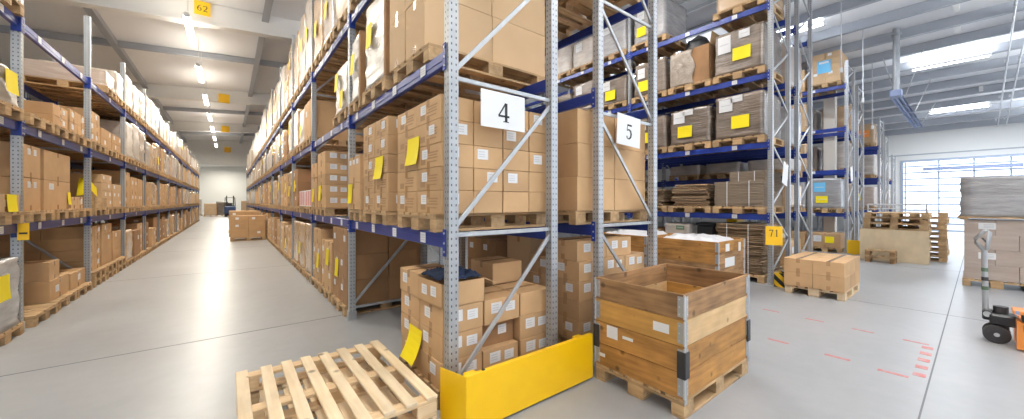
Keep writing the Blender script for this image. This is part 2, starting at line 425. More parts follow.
# ------------------------------------------------------------------ pallet racks
def perforated_post(h, w=.078, d=.078, pitch=.05):
    """square hollow post, two columns of slots in every face"""
    b = MB()
    e = .012
    def plate(o, ux, W):
        cols = [0, .015, .025, W-.025, W-.015, W]
        n = int(h/pitch)
        for i in range(n):
            z0, za, zb, z1 = i*pitch, i*pitch+.017, i*pitch+.034, (i+1)*pitch
            for c in range(5):
                x0, x1 = cols[c], cols[c+1]
                P = lambda x, z: o + ux*x + Vector((0, 0, z))
                hole = c in (1, 3)
                if hole:
                    b.face([P(x0, z0), P(x1, z0), P(x1, za), P(x0, za)], GALV)
                    b.face([P(x0, zb), P(x1, zb), P(x1, z1), P(x0, z1)], GALV)
                else:
                    b.face([P(x0, z0), P(x1, z0), P(x1, z1), P(x0, z1)], GALV)
    plate(Vector((-w/2, -d/2, 0)), Vector((1, 0, 0)), w)
    plate(Vector((-w/2, d/2, 0)), Vector((1, 0, 0)), w)
    plate(Vector((-w/2, -d/2, 0)), Vector((0, 1, 0)), d)
    plate(Vector((w/2, -d/2, 0)), Vector((0, 1, 0)), d)
    # added dark box whose colour stands in for shade behind the slots
    b.box(-w/2+.006, w/2-.006, -d/2+.006, d/2-.006, 0, h-.05, POST_SHADE)
    b.box(-w/2+.004, w/2-.004, -d/2+.004, d/2-.004, h-.051, h-.049, GALV)
    me = bpy.data.meshes.new('post'); me.from_pydata([tuple(p) for p in b.v], [], b.f)
    for m in b.mats: me.materials.append(m)
    me.polygons.foreach_set('material_index', b.m); me.update()
    bm = bmesh.new(); bm.from_mesh(me); bmesh.ops.remove_doubles(bm, verts=bm.verts, dist=1e-5); bm.to_mesh(me); bm.free()
    return me
def plain_post(h, w=.078, d=.078):
    b = MB(); b.cbox(-w/2, w/2, -d/2, d/2, 0, h, GALV, .008)
    for s_ in (-1, 1):
        for k in (-1, 1):
            b.box(s_*w/2-.001, s_*w/2+.001, k*.021-.006, k*.021+.006, .1, h-.1, HOLE)
            b.box(k*.021-.006, k*.021+.006, s_*d/2-.001, s_*d/2+.001, .1, h-.1, HOLE)
    return b.mesh('post')
def foot_mesh():
    b = MB(); b.cbox(-.07, .07, -.06, .06, 0, .008, GALV, .002)
    for x in (-.055, .055): b.tube([(x, 0, .008), (x, 0, .03)], .01, STEEL, 6)
    b.box(-.05, .05, -.05, .05, .008, .12, GALV)
    return b.mesh('foot_plate')
FOOT = None
def braces_mesh(dep, h, style, zmax=99):
    """style 'n': rising from aisle side, horizontals; 'm': mirrored; 'z': zigzag. local x from 0 to dep"""
    b = MB(); z = .16; step = 1.19; i = 0; a, c = .045, dep-.045
    th = .018
    while z < min(h-.25, zmax):
        z2 = min(z+step, h-.12)
        if style in 'nm':
            b.bar((a, 0, z), (c, 0, z), th, .034, GALV)
            p, q = ((a, 0, z+.03), (c, 0, z2-.03)) if style == 'n' else ((c, 0, z+.03), (a, 0, z2-.03))
            b.bar(p, q, th*1.2, .036, GALV)
        else:
            s2 = step*.55; z2 = min(z+s2, h-.12)
            if i == 0: b.bar((a, 0, z), (c, 0, z), th, .034, GALV)
            p, q = ((c, 0, z+.03), (a, 0, z2)) if i % 2 else ((a, 0, z+.03), (c, 0, z2))
            b.bar(p, q, th*1.2, .038, GALV)
        z = z2; i += 1
    if zmax > 50: b.bar((a, 0, h-.1), (c, 0, h-.1), th, .045, GALV)
    return b.mesh('upright_frame')
def beam_mesh(L, hh=.115, conn=True):
    b = MB()
    b.cbox(-.022, .022, 0, L, -hh, 0, BLUE, .006)
    b.box(-.026, .026, 0.0, L, -hh*.62, -hh*.40, BLUE)
    if conn:
        for y0, y1 in ((-.0, .03), (L-.03, L)):
            b.cbox(-.034, .034, y0, y1, -hh-.06, .03, BLUE, .004)
    return b.mesh('beam')
def connector_mesh(sd, en, hh=.115):
    # angle plate hooked on the post: one leg across the post face, one on its side
    b = MB(); Y = lambda a, c: (min(en*a, en*c), max(en*a, en*c)); X = lambda a, c: (min(sd*a, sd*c), max(sd*a, sd*c))
    b.cbox(*X(-.034, .046), *Y(.0, .012), -hh-.055, .035, BLUE, .003)
    b.cbox(*X(.041, .047), *Y(-.041, .002), -hh-.055, .035, BLUE, .002)
    for z in (.005, -.07, -.135): b.tube([(sd*.047, -en*.02, z), (sd*.053, -en*.02, z)], .009, STEEL, 6)
    return b.mesh('beam_connector')
def sticker_mesh(side):
    b = MB(); x = side*.0275
    b.box(min(x, x+side*.0015), max(x, x+side*.0015), -.05, .05, -.042, .042, PAPER)
    for k in (-1, 0, 1): b.box(min(x+side*.0015, x+side*.002), max(x+side*.0015, x+side*.002), -.035, .035, k*.02-.005, k*.02+.004, GREYINK)
    return b.mesh('beam_sticker')
CACHE = {}
def cached(key, fn):
    if key not in CACHE: CACHE[key] = fn()
    return CACHE[key]

def rack(label, x0, x1, ys, levels, h, style='n', near=3, front=-1, stickers=2, zmax=99):
    """pallet rack along Y between x0 and x1; ys: frame positions; front: -1 if the aisle is on the -X side"""
    r = thing('pallet_rack', label, 'pallet rack', (x0, ys[0], 0), 0, 'blue and grey pallet racks')
    dep = x1-x0
    for i, y in enumerate(ys):
        hh = h
        fr = link('upright_frame', cached(('br', round(dep, 3), hh, style, zmax), lambda: braces_mesh(dep, hh, style, zmax)), r, (0, y-ys[0], 0))
        for xx in (.0425, dep-.0425):
            pm = cached(('pp', hh), lambda: perforated_post(hh)) if i < near else cached(('pl', hh), lambda: plain_post(hh))
            link('post', pm, fr, (xx, 0, .0))
            if i < near: link('foot_plate', cached('foot', foot_mesh), fr, (xx, 0, 0))
        if i == len(ys)-1: break
        L = ys[i+1]-y
        for z in levels:
            for xx, sd in ((.0425, -1), (dep-.0425, 1)):
                nearb = i < near
                bm_ = cached(('bm', round(L, 3), not nearb), lambda: beam_mesh(L-.087, conn=not nearb))
                be = link('beam', bm_, r, (xx, y-ys[0]+.0435, z))
                if nearb:
                    for yy, en in ((0, 1), (L-.087, -1)):
                        link('beam_connector', cached(('cn', sd, en), lambda: connector_mesh(sd, en)), be, (0, yy, 0))
                    if sd == front:
                        n = stickers if i < 2 else 1
                        for k in range(n):
                            link('beam_sticker', cached(('st', sd), lambda: sticker_mesh(sd)), be, (0, L*(k+.6)/(n+.2), -.058))
    return r

LV = [1.36, 2.76, 4.12]
LV6 = [1.36, 2.78, 4.14, 5.50]
Y0 = 2.42
YS4 = [Y0+2.8*i for i in range(15)]
YSL = [4.42+2.8*i for i in range(14)]
YS6 = [Y0, 5.55, 8.68, 11.8]
X4 = (1.275, 2.41); X5 = (3.0, 4.13); XLF = (-3.13, -2.0); X6 = (8.25, 9.40); X7 = (9.93, 11.08)
X8 = (15.1, 16.2); X9 = (16.72, 17.8); X10 = (21.4, 22.5); X11 = (22.95, 24.0); X12 = (25.4, 26.5)
rack('pallet rack wearing the white 4 sign and yellow end barrier', *X4, YS4, LV, 5.9, 'n', 4, -1, 4)
rack('pallet rack wearing the white 5 sign', *X5, YS4[:5], LV, 5.9, 'm', 3, -1, 0)
rack('long pallet rack across the aisle from the 4 sign, at the left edge', *XLF, YSL, [1.34, 2.58, 3.85], 5.05, 'm', 4, 1, 3, zmax=3.4)
rack('pallet rack standing behind the left edge rack, mostly hidden by it', -4.6, -3.45, YSL[:6], [1.34, 2.58, 3.85], 4.6, 'm', 0, 1, 0, zmax=3.4)
rack('pallet rack with brown wrapped pallets and the yellow 71 plate', *X6, YS6, LV6, 6.6, 'z', 3, -1, 3)
rack('pallet rack back to back with the rack of the 71 plate', *X7, YS6, [1.36, 2.2, 2.78, 4.14, 5.5], 6.6, 'z', 2, 1, 0)
rack('pallet rack beside the cream column, holding blue-labelled cartons', *X8, YS4[:3], [1.25, 2.62, 3.95, 5.28], 6.0, 'z', 2, -1, 2)
rack('pallet rack right behind the cream column', *X9, YS4[:3], [1.25, 2.62, 3.95], 5.6, 'z', 1, 1, 0)
rack('second last pallet row before the bright door, front rack', *X10, YS4[:3], [1.25, 2.62, 3.95], 5.15, 'z', 1, -1, 0)
rack('second last pallet row before the bright door, rear rack', *X11, YS4[:3], [1.25, 2.62, 3.95], 4.6, 'z', 1, 1, 0)
rack('low pallet rack closest to the bright door wall', *X12, YS4[:2], [1.25, 2.62], 3.9, 'z', 1, 1, 0)

# ------------------------------------------------------------------ pallets
PH = .144
def euro_boards(m_long=WOOD, m_cross=WOODY):
    """1.2 along x, .8 along y"""
    top = [(-.6, .6, y-.5*w, y+.5*w, .122, .144, m_long) for y, w in ((-.3275, .145), (-.165, .10), (0, .145), (.165, .10), (.3275, .145))]
    cross = [(x-.0725, x+.0725, -.4, .4, .10, .122, m_cross) for x in (-.5275, 0, .5275)]
    blocks = [(x-.0725, x+.0725, y-w/2, y+w/2, .022, .10, m_cross) for y, w in ((-.35, .10), (0, .145), (.35, .10)) for x in (-.5275, 0, .5275)]
    bot = [(-.6, .6, y-w/2, y+w/2, 0, .022, m_long) for y, w in ((-.35, .10), (0, .145), (.35, .10))]
    return top, cross, blocks, bot
def boards_mesh(name, rows, c=.003):
    b = MB()
    for r in rows: b.cbox(*r[:6], r[6], c)
    return b.mesh(name)
N_PAL = 0
FAR_PAL = MB()
def pallet(x, y, z, label, group=None, rz=0, tier=2, sx=1.0, sy=1.0, mats=(WOOD, WOODY), loc_only=False):
    """x,y centre, z underside. tier 1: every board a part; 2: deck and three runners; 3: one mesh"""
    top, cross, blocks, bot = euro_boards(*mats)
    key = (mats[0].name, sx, sy)
    S = lambda rows: [(r[0]*sx, r[1]*sx, r[2]*sy, r[3]*sy, *r[4:]) for r in rows]
    if tier == 4:
        M = Matrix.Translation((x, y, z)) @ Matrix.Rotation(rz, 4, 'Z')
        for r in S(top[::2] + blocks[::4] + bot): FAR_PAL.box(*r[:6], r[6], M)
        return None
    r = thing('pallet', label, 'pallet', (x, y, z), rz, group)
    if tier == 1:
        for nm, rows in (('deck_board', top), ('stringer_board', cross), ('block', blocks), ('bottom_board', bot)):
            for row in S(rows):
                cx, cy, cz = (row[0]+row[1])/2, (row[2]+row[3])/2, (row[4]+row[5])/2
                dims = (round(row[1]-row[0], 4), round(row[3]-row[2], 4), round(row[5]-row[4], 4))
                me = cached(('bd', nm, dims, row[6].name), lambda: boards_mesh(nm, [(-dims[0]/2, dims[0]/2, -dims[1]/2, dims[1]/2, -dims[2]/2, dims[2]/2, row[6])]))
                link(nm, me, r, (cx, cy, cz))
    elif tier == 2:
        link('deck', cached(('deck', key), lambda: boards_mesh('deck', S(top+cross))), r)
        for k in range(3):
            link('runner', cached(('run', key, k), lambda: boards_mesh('runner', S(blocks[3*k:3*k+3] + bot[k:k+1]))), r)
    else:
        link('deck', cached(('deck', key), lambda: boards_mesh('deck', S(top+cross))), r)
        link('runner', cached(('runall', key), lambda: boards_mesh('runner', S(blocks + bot))), r)
    return r

# ------------------------------------------------------------------ cartons
CARTONS = []      # collected first, so that the ones that show largest become objects
def carton(c, d, label, group, m=CARD, faces=(), rz=0, note=None, prints=(), tape='x', keep=False):
    """c: centre of the underside; d: size; faces: list of (face, kind) for paper labels; note: face carrying a yellow sheet"""
    CARTONS.append(dict(c=Vector(c), d=d, label=label, group=group, m=m, faces=list(faces), rz=rz, note=note, prints=list(prints), tape=tape, keep=keep))

def face_quad(d, face, cx, cz, w, h, off, th=.0015):
    """extents of a thin rectangle lying on a face of a carton with centre-bottom origin; cx, cz as fractions"""
    dx, dy, dz = d
    if face in ('-x', '+x'):
        s_ = -1 if face == '-x' else 1
        x = s_*(dx/2+off); y = cx*dy/2
        z = cz*dz
        return (min(x, x+s_*th), max(x, x+s_*th), y-w/2, y+w/2, z-h/2, z+h/2)
    if face in ('-y', '+y'):
        s_ = -1 if face == '-y' else 1
        y = s_*(dy/2+off); x = cx*dx/2; z = cz*dz
        return (x-w/2, x+w/2, min(y, y+s_*th), max(y, y+s_*th), z-h/2, z+h/2)
def note_mesh(d, face, cx, cz, w=.21, h=.29, m=NOTE, curl=.012):
    """a slightly curled paper sheet taped on a face"""
    b = MB(); n = 5
    ex = face_quad(d, face, cx, cz, w, h, .004, .002)
    s_ = -1 if face[0] == '-' else 1
    ax = 0 if face[1] == 'x' else 1
    base = (ex[0] if s_ < 0 else ex[1]) if ax == 0 else (ex[2] if s_ < 0 else ex[3])
    z0, z1 = ex[4], ex[5]
    t0, t1 = (ex[2], ex[3]) if ax == 0 else (ex[0], ex[1])
    rows = []
    for i in range(n+1):
        f = i/n; z = z1 + (z0-z1)*f; o = s_*curl*f*f
        sag = .015*math.sin(f*3)
        P = []
        for t in (t0, (t0+t1)/2, t1):
            e = s_*.006*(1-abs((t-(t0+t1)/2)/(t1-t0))*2)*(-1)
            q = base+o+e*f
            P.append(Vector((q, t, z)) if ax == 0 else Vector((t, q, z)))
        rows.append(P)
    for A, B in zip(rows, rows[1:]):
        for k in range(2): b.face([A[k], A[k+1], B[k+1], B[k]], m)
    th = Vector((s_*.002, 0, 0)) if ax == 0 else Vector((0, s_*.002, 0))
    b2 = MB(); 
    for f_, mi in zip(b.f, b.m):
        q = [b.v[i] for i in f_]; b2.face(q, m); b2.face([p+th for p in reversed(q)], m)
    return b2.mesh('yellow_note')
def carton_mesh(d, m, tape):
    b = MB(); dx, dy, dz = d
    bm = bmesh.new(); bmesh.ops.create_cube(bm, size=1)
    bmesh.ops.scale(bm, vec=d, verts=bm.verts); bmesh.ops.translate(bm, vec=(0, 0, dz/2), verts=bm.verts)
    bmesh.ops.bevel(bm, geom=list(bm.edges), offset=.006, segments=2, affect='EDGES', profile=.6)
    me = bpy.data.meshes.new('carton_body'); bm.to_mesh(me); bm.free(); me.materials.append(m)
    return me
def tape_mesh(d, tape):
    dx, dy, dz = d; b = MB(); w = .026; t = .0012; drop = min(.07, dz*.3)
    if tape == 'x':   # seam runs along x over the top, ends folded down the x faces
        b.box(-dx/2-t, dx/2+t, -w, w, dz, dz+t, TAPE)
        for s_ in (-1, 1):
            b.box(min(s_*dx/2, s_*(dx/2+t)), max(s_*dx/2, s_*(dx/2+t)), -w, w, dz-drop, dz, TAPE)
            b.box(min(s_*dx/2, s_*(dx/2+t)), max(s_*dx/2, s_*(dx/2+t)), -w, w, .004, drop, TAPE)
    else:
        b.box(-w, w, -dy/2-t, dy/2+t, dz, dz+t, TAPE)
        for s_ in (-1, 1):
            b.box(-w, w, min(s_*dy/2, s_*(dy/2+t)), max(s_*dy/2, s_*(dy/2+t)), dz-drop, dz, TAPE)
            b.box(-w, w, min(s_*dy/2, s_*(dy/2+t)), max(s_*dy/2, s_*(dy/2+t)), .004, drop, TAPE)
    return b.mesh('packing_tape')
def label_mesh(d, face, cx, cz, w, h):
    b = MB(); ex = face_quad(d, face, cx, cz, w, h, .001); b.box(*ex, PAPER)
    ex2 = list(face_quad(d, face, cx, cz, w, h, .0026, .0006))
    for k in (.25, .0, -.22):
        e = ex2[:]; zc = (ex2[4]+ex2[5])/2 + k*h; e[4], e[5] = zc-h*.05, zc+h*.05
        if face[1] == 'x': e[2] += w*.12; e[3] -= w*.3
        else: e[0] += w*.12; e[1] -= w*.3
        b.box(*e, GREYINK)
    return b.mesh('shipping_label')
def print_mesh(d, face):
    b = MB(); dx, dy, dz = d
    W = (dy if face[1] == 'x' else dx)
    for cx, cz, w, h in ((-.35, .66, W*.4, .012), (-.35, .54, W*.32, .01), (-.3, .42, W*.42, .01), (.45, .3, W*.2, .05), (-.4, .26, W*.25, .01)):
        b.box(*face_quad(d, face, cx, cz, w, min(h, dz*.3), .0008, .0006), BROWNINK)
    return b.mesh('printed_marks')

def flush_cartons(limit=292):
    def size(q):
        c = q['c']; p = (c.x, c.y, c.z+q['d'][2]/2-H)
        dep = c.x*math.sin(TH) + c.y*math.cos(TH)
        return (q['d'][0]*q['d'][2])**.5/max(dep, .3) + (10 if q['keep'] else 0)
    CARTONS.sort(key=lambda q: -size(q))
    for q in CARTONS[:limit]:
        d = tuple(round(v, 3) for v in q['d'])
        o = link('carton', cached(('ct', d, q['m'].name), lambda: carton_mesh(d, q['m'], q['tape'])), None, q['c'], q['rz'], q['label'], 'carton', q['group'])
        if size(q) > .02 and q['tape']: link('packing_tape', cached(('tp', d, q['tape']), lambda: tape_mesh(d, q['tape'])), o)
        for f in q['faces']:
            link('shipping_label', cached(('lb', d, f), lambda: label_mesh(d, *f)), o)
        for f in q['prints']:
            link('printed_marks', cached(('pr', d, f), lambda: print_mesh(d, f)), o)
        if q['note']:
            link('yellow_note', note_mesh(d, *q['note']), o)
    b = MB()
    for q in CARTONS[limit:] :
        d = q['d']; M = Matrix.Translation(q['c']) @ Matrix.Rotation(q['rz'], 4, 'Z')
        b.cbox(-d[0]/2, d[0]/2, -d[1]/2, d[1]/2, 0, d[2], q['m'], .006, M)
        for f in q['faces']: b.box(*face_quad(d, *f, .001), PAPER, M)
    for c, d, m in FAR_BOX:
        b.cbox(c[0]-d[0]/2, c[0]+d[0]/2, c[1]-d[1]/2, c[1]+d[1]/2, c[2], c[2]+d[2], m, .01)
    b.build('carton_heap', label='brown cartons and wrapped goods far down the long aisle racks', cat='cartons', kind='stuff')
    FAR_PAL.build('pallet_heap', label='wooden pallets far down the long aisle racks', cat='pallets', kind='stuff')
FAR_BOX = []

VERT = ['bottom', 'second', 'third', 'fourth', 'fifth', 'sixth', 'seventh']
def vert(k, n): return 'top' if k == n-1 and n > 1 else VERT[k]
def inward(i, n):
    if n == 1: return ''
    return ('aisle side', 'second in', 'third in', 'fourth in', 'fifth in')[i] if i < n-1 or n == 2 and i == 0 else 'innermost'
def along(j, n):
    if n == 1: return ''
    if n == 2: return ('near column', 'far column')[j]
    if n == 3: return ('near column', 'middle column', 'far column')[j]
    return ORD[j]+' column'

def stack(xf, y0, z, front, dims, n, where, group, m=CARD, lab='front', gap=.005, jit=.006, prints=False, note=None, labp=.75, heights=None, skip=(), kinds=('brown',), side='-y', keep=False, lab2=False, top_only=False):
    """a stack of cartons. xf: aisle face x; front -1/+1 = aisle towards -X/+X; dims (x,y,z); n (nx,ny,nz). Only the visible shell."""
    nx, ny, nz = n; dx, dy, dz = dims
    ff = '-x' if front < 0 else '+x'
    for k in range(nz):
        for j in range(ny):
            for i in range(nx):
                if not (i == 0 or j == 0 or k == nz-1): continue
                if (i, j, k) in skip: continue
                x = xf - front*(-1)*0 + (-front)*(dx/2 + i*(dx+gap))
                y = y0 + dy/2 + j*(dy+gap)
                f = []
                if i == 0 and random.random() < labp and lab in ('front', 'both'):
                    f.append((ff, random.choice((-.3, .3, .4)), .62, min(.10, dy*.28), min(.085, dz*.42)))
                if j == 0 and lab in ('end', 'both') and random.random() < labp:
                    f.append(('-y', -.35 if lab2 else random.choice((-.3, .25, -.4)), .64, min(.11, dx*.36), min(.09, dz*.46)))
                    if lab2: f.append(('-y', .45, .6, min(.1, dx*.3), min(.08, dz*.4)))
                nt = None
                if note and (i, j, k) == note[0]: nt = note[1]
                pr = []
                if prints and i == 0: pr.append(ff)
                words_ = ' '.join(w for w in (vert(k, nz)+' layer' if nz > 1 else '', along(j, ny), inward(i, nx)) if w)
                lb = f"{random.choice(kinds)} carton, {words_}, {where}"
                if len(lb.replace(',', '').split()) > 16: lb = lb.replace('brown carton, ', 'carton, ').replace(' layer', '', 1) if len(lb.replace(',', '').split()) > 17 else lb.replace('brown carton, ', 'carton, ') if words_ else f"{kinds[0]} carton, {where}"
                jx, jy = random.uniform(-jit, jit)*.5, random.uniform(-jit, jit)*.3
                carton((x+jx, y+jy, z+k*(dz+.002)), (dx-.003, dy-.003, dz), lb, group, m, f, random.uniform(-.004, .004), nt, pr, random.choice('xx'), keep)

# ------------------------------------------------------------------ wrapped loads
def wrapped_mesh(d, m, seed, amp=.015, lumpy=0.0, cuts=11):
    bm = bmesh.new(); bmesh.ops.create_cube(bm, size=1)
    bmesh.ops.subdivide_edges(bm, edges=list(bm.edges), cuts=cuts, use_grid_fill=True)
    off = Vector((seed*3.7, seed*1.3, seed*2.1))
    dx, dy, dz = d; r = .035
    for v in bm.verts:
        p = Vector((v.co.x*dx, v.co.y*dy, (v.co.z+.5)*dz))
        # rounded vertical corners
        ax, ay = dx/2-r, dy/2-r
        qx, qy = max(abs(p.x)-ax, 0), max(abs(p.y)-ay, 0)
        l = math.hypot(qx, qy)
        if l > r and l > 0:
            p.x = math.copysign(ax + qx*r/l, p.x) if qx > 0 else p.x
            p.y = math.copysign(ay + qy*r/l, p.y) if qy > 0 else p.y
        n1 = noise.noise(Vector((p.x*2.2, p.y*2.2, p.z*9)) + off)
        n2 = noise.noise(Vector((p.x*6, p.y*6, p.z*18)) + off*2)
        k = 1 - (amp*(1+n1*1.2+n2*.7))/max(.2, min(dx, dy)/2)
        if v.co.z > -.49: p.x *= k; p.y *= k
        if lumpy > 0:
            t = noise.noise(Vector((p.x*3, p.y*3, seed)))
            if v.co.z > .2: p.z += lumpy*(t-.2)*(v.co.z-.2)*2
            s_ = 1 - lumpy*.5*max(0, noise.noise(Vector((p.x*2, p.z*4, p.y*2))+off))
            p.x *= s_; p.y *= s_
        elif v.co.z > .49: p.z += amp*.8*n2 - amp*.5
        v.co = p
    me = bpy.data.meshes.new('wrapped_goods'); bm.to_mesh(me); bm.free()
    me.materials.append(m); me.polygons.foreach_set('use_smooth', [True]*len(me.polygons))
    return me
N_WRAP = [0]
def wrapped(x, y, z, d, m, label, group=None, notes=(), papers=(), lumpy=0.0, corner=None, amp=.012, name='wrapped_load', cat='wrapped load'):
    N_WRAP[0] += 1
    o = link(name, wrapped_mesh(d, m, N_WRAP[0], amp, lumpy), None, (x, y, z), 0, label, cat, group)
    for nt in notes: link('yellow_note', note_mesh(d, *nt), o)
    for p in papers:
        fc, cx, cz, w, h = p[:5]; mm = p[5] if len(p) > 5 else PAPER
        b = MB(); b.box(*face_quad(d, fc, cx, cz, w, h, .001), mm)
        ex = face_quad(d, fc, cx, cz, w*.7, h*.08, .0028, .0006); b.box(*ex, GREYINK)
        b.build('paper_label', o)
    if corner:
        for (sx, sy) in corner:
            b = MB(); cx, cy = sx*d[0]/2, sy*d[1]/2
            b.box(min(cx, cx-sx*.06), max(cx, cx-sx*.06), min(cy, cy+sy*.006), max(cy, cy+sy*.006), 0, d[2], CARDD)
            b.box(min(cx, cx+sx*.006), max(cx, cx+sx*.006), min(cy, cy-sy*.06), max(cy, cy-sy*.06), 0, d[2], CARDD)
            b.build('corner_board', o)
    return o
def flats(x, y, z, d, label, group=None, n=14, m=FLAT, mess=.015, seed=0, straps=True):
    """a pile of flattened cartons lying on a pallet"""
    rnd = random.Random(seed); b = MB(); t = d[2]/n
    sag = lambda p: 0
    for i in range(n):
        a = rnd.uniform(-mess, mess)*1.2; ox, oy = rnd.uniform(-mess, mess), rnd.uniform(-mess, mess)
        w = 1-rnd.random()*mess*3
        M = Matrix.Translation((ox, oy, i*t)) @ Matrix.Rotation(a, 4, 'Z')
        b.cbox(-d[0]/2*w, d[0]/2*w, -d[1]/2*w, d[1]/2*w, .0008, t-.0006, m, t*.3, M)
    o = b.build('folded_cardboard', None, (x, y, z), label=label, cat='folded cardboard', group=group)
    if straps:
        for yy in (-.22, .22):
            s_ = MB(); e = mess+.006
            s_.box(-d[0]/2-e-.002, -d[0]/2-e, yy*d[1]-.007, yy*d[1]+.007, 0, d[2]+.004, PAPER)
            s_.box(-d[0]/2-e, d[0]/2+e, yy*d[1]-.007, yy*d[1]+.007, d[2]+.002, d[2]+.004, PAPER)
            s_.build('strap', o)
    return o

# ------------------------------------------------------------------ contents of the rack with the 4 sign
G4 = 'cartons on the 4 sign rack'
XC4 = 1.86
def pal4(y, lv, where, **kw): pallet(XC4, y, lv+.002, 'wooden pallet, '+where, 'pallets on the racks', **kw)
e = .146
# floor: jumble of dented cartons behind the end barrier
w = 'floor stack behind yellow end barrier'
pal4(2.93, 0.0-.002, 'on the floor behind the yellow end barrier', tier=1)
stack(1.285, 2.51, e, -1, (.375, .415, .208), (3, 2, 4), w, G4, lab='both', labp=.95, jit=.016, gap=.012, note=((0, 1, 1), ('-x', -.75, .1, .26, .27, NOTE, .09)), lab2=True,
      skip={(1, 0, 3), (2, 0, 3), (1, 1, 3), (0, 0, 3), (1, 0, 1)}, keep=True)
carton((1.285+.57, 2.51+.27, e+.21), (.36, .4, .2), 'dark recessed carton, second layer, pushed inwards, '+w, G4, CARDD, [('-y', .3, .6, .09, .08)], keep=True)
# open carton with navy cloth
def open_carton():
    x, y, z = 1.285+.19, 2.51+.21, e+3*.21
    o = thing('open_carton', 'open carton filled with navy cloth, top of floor stack behind yellow end barrier', 'carton', (x, y, z), 0.03, G4)
    dx, dy, dz, t = .40, .42, .19, .008
    b = MB()
    b.box(-dx/2, dx/2, -dy/2, dy/2, 0, t, CARD); b.box(-dx/2, -dx/2+t, -dy/2, dy/2, 0, dz, CARD); b.box(dx/2-t, dx/2, -dy/2, dy/2, 0, dz, CARD)
    b.box(-dx/2, dx/2, -dy/2, -dy/2+t, 0, dz, CARD); b.box(-dx/2, dx/2, dy/2-t, dy/2, 0, dz, CARD)
    b.build('body', o)
    for nm, a in (('flap', 0),):
        f = MB(); f.box(0, .15, -dy/2+.01, dy/2-.01, -.003, .003, CARD)
        q = f.build('flap', o, (dx/2+.004, 0, dz)); q.rotation_euler = (0, .45, 0)
    d = (dx, dy, dz)
    for f in (('-x', -.35, .6, .09, .08), ('-x', .4, .55, .09, .08)): link('shipping_label', label_mesh(d, *f), o)
    # cloth
    bm = bmesh.new(); bmesh.ops.create_grid(bm, x_segments=26, y_segments=26, size=.5)
    for v in bm.verts:
        px, py = v.co.x, v.co.y
        n = noise.noise(Vector((px*7, py*7, 3)))*.04 + noise.noise(Vector((px*16, py*14, 8)))*.02
        edge = max(abs(px), abs(py))*2
        v.co = Vector((px*.37*1.0, py*.39*1.0, .05*(1-edge**3) + n*(1-.5*edge)))
    me = bpy.data.meshes.new('navy_cloth'); bm.to_mesh(me); bm.free(); me.materials.append(NAVY)
    me.polygons.foreach_set('use_smooth', [True]*len(me.polygons))
    c = link('navy_cloth', me, None, (x, y, z+.215), 0, 'crumpled navy cloth stuffed in the open carton behind the yellow end barrier', 'cloth')
    sm = c.modifiers.new('thick', 'SOLIDIFY'); sm.thickness = .004
open_carton()
# low beam level
z1 = 1.36+.002+PH+.001
pal4(2.97, 1.36, 'under the carton stack beside the 4 sign, low beam', tier=1)
stack(1.275, 2.505, z1, -1, (.292, .455, .183), (4, 2, 5), 'low beam stack beside the 4 sign', G4, lab='both', labp=.8, prints=True,
      note=((0, 1, 2), ('-x', -.75, .9, .25, .24, NOTE, .03)), keep=True)
pal4(4.1, 1.36, 'second along the low beam left of the 4 sign', tier=1)
stack(1.275, 3.68, z1, -1, (.40, .42, .194), (3, 2, 5), 'second low beam stack from the 4 sign', G4, lab='both', labp=.7, prints=True,
      note=((0, 0, 2), ('-x', .2, .35, .25, .24, NOTE, .03)), keep=True)
pal4(4.87, 1.36, 'third along the low beam left of the 4 sign', tier=2, sy=.68)
for k in range(2):
    carton((1.25+.58, 4.87, z1+k*.335), (1.15, .53, .333), f'{("lower","upper")[k]} tall carton in third low beam stack from the 4 sign', G4, CARD,
           [('-x', c, .8, .09, .06) for c in (-.6, 0, .6)] if k else [], note=('-x', .55, .6, .19, .25) if not k else None, keep=True)
# mid beam
z2 = 2.76+.002+PH+.001
pallet(XC4+.10, 3.14, 2.762, 'wooden pallet carrying large pale cartons above the 4 sign', 'pallets on the racks', tier=1, sx=1.13)
stack(1.28, 2.82, z2, -1, (.69, .41, .46), (2, 2, 2), 'mid beam stack above the 4 sign', G4, m=CARDL, lab='front', labp=.4, kinds=('large pale',), keep=True)
pal4(4.12, 2.76, 'second along the mid beam, under a white wrapped load', tier=2)
wrapped(1.86, 4.12, z2, (1.18, .82, .96), FILMW, 'white film-wrapped load next to the pale cartons, mid beam, rack of the 4 sign', 'wrapped loads',
        notes=[('-x', .35, .62, .19, .27)], corner=[(-1, -1)])
pal4(4.89, 2.76, 'third along the mid beam, under a narrow wrapped load', tier=2, sy=.66)
wrapped(1.86, 4.89, z2, (1.18, .52, .80), FILMW, 'narrow film-wrapped load beside the second upright, mid beam, rack of the 4 sign', 'wrapped loads',
        notes=[('-x', .3, .6, .17, .26)], corner=[(-1, -1)])
# top beam
z3 = 4.12+.002+PH+.001
for i, (y, hh, m, tn) in enumerate(((3.0, .9, FILMC, 'tan'), (3.88, 1.1, FILMW, 'white'), (4.74, 1.0, FILMC, 'brown'))):
    pal4(y, 4.12, f'{ORD[i]} on the top beam above the 4 sign', tier=2)
    wrapped(1.86, y, z3, (1.16, .78, hh), m, f'{tn} wrapped load, {ORD[i]} on the top beam above the 4 sign', 'wrapped loads', notes=[('-x', .2, .3, .18, .26)] if i else [])
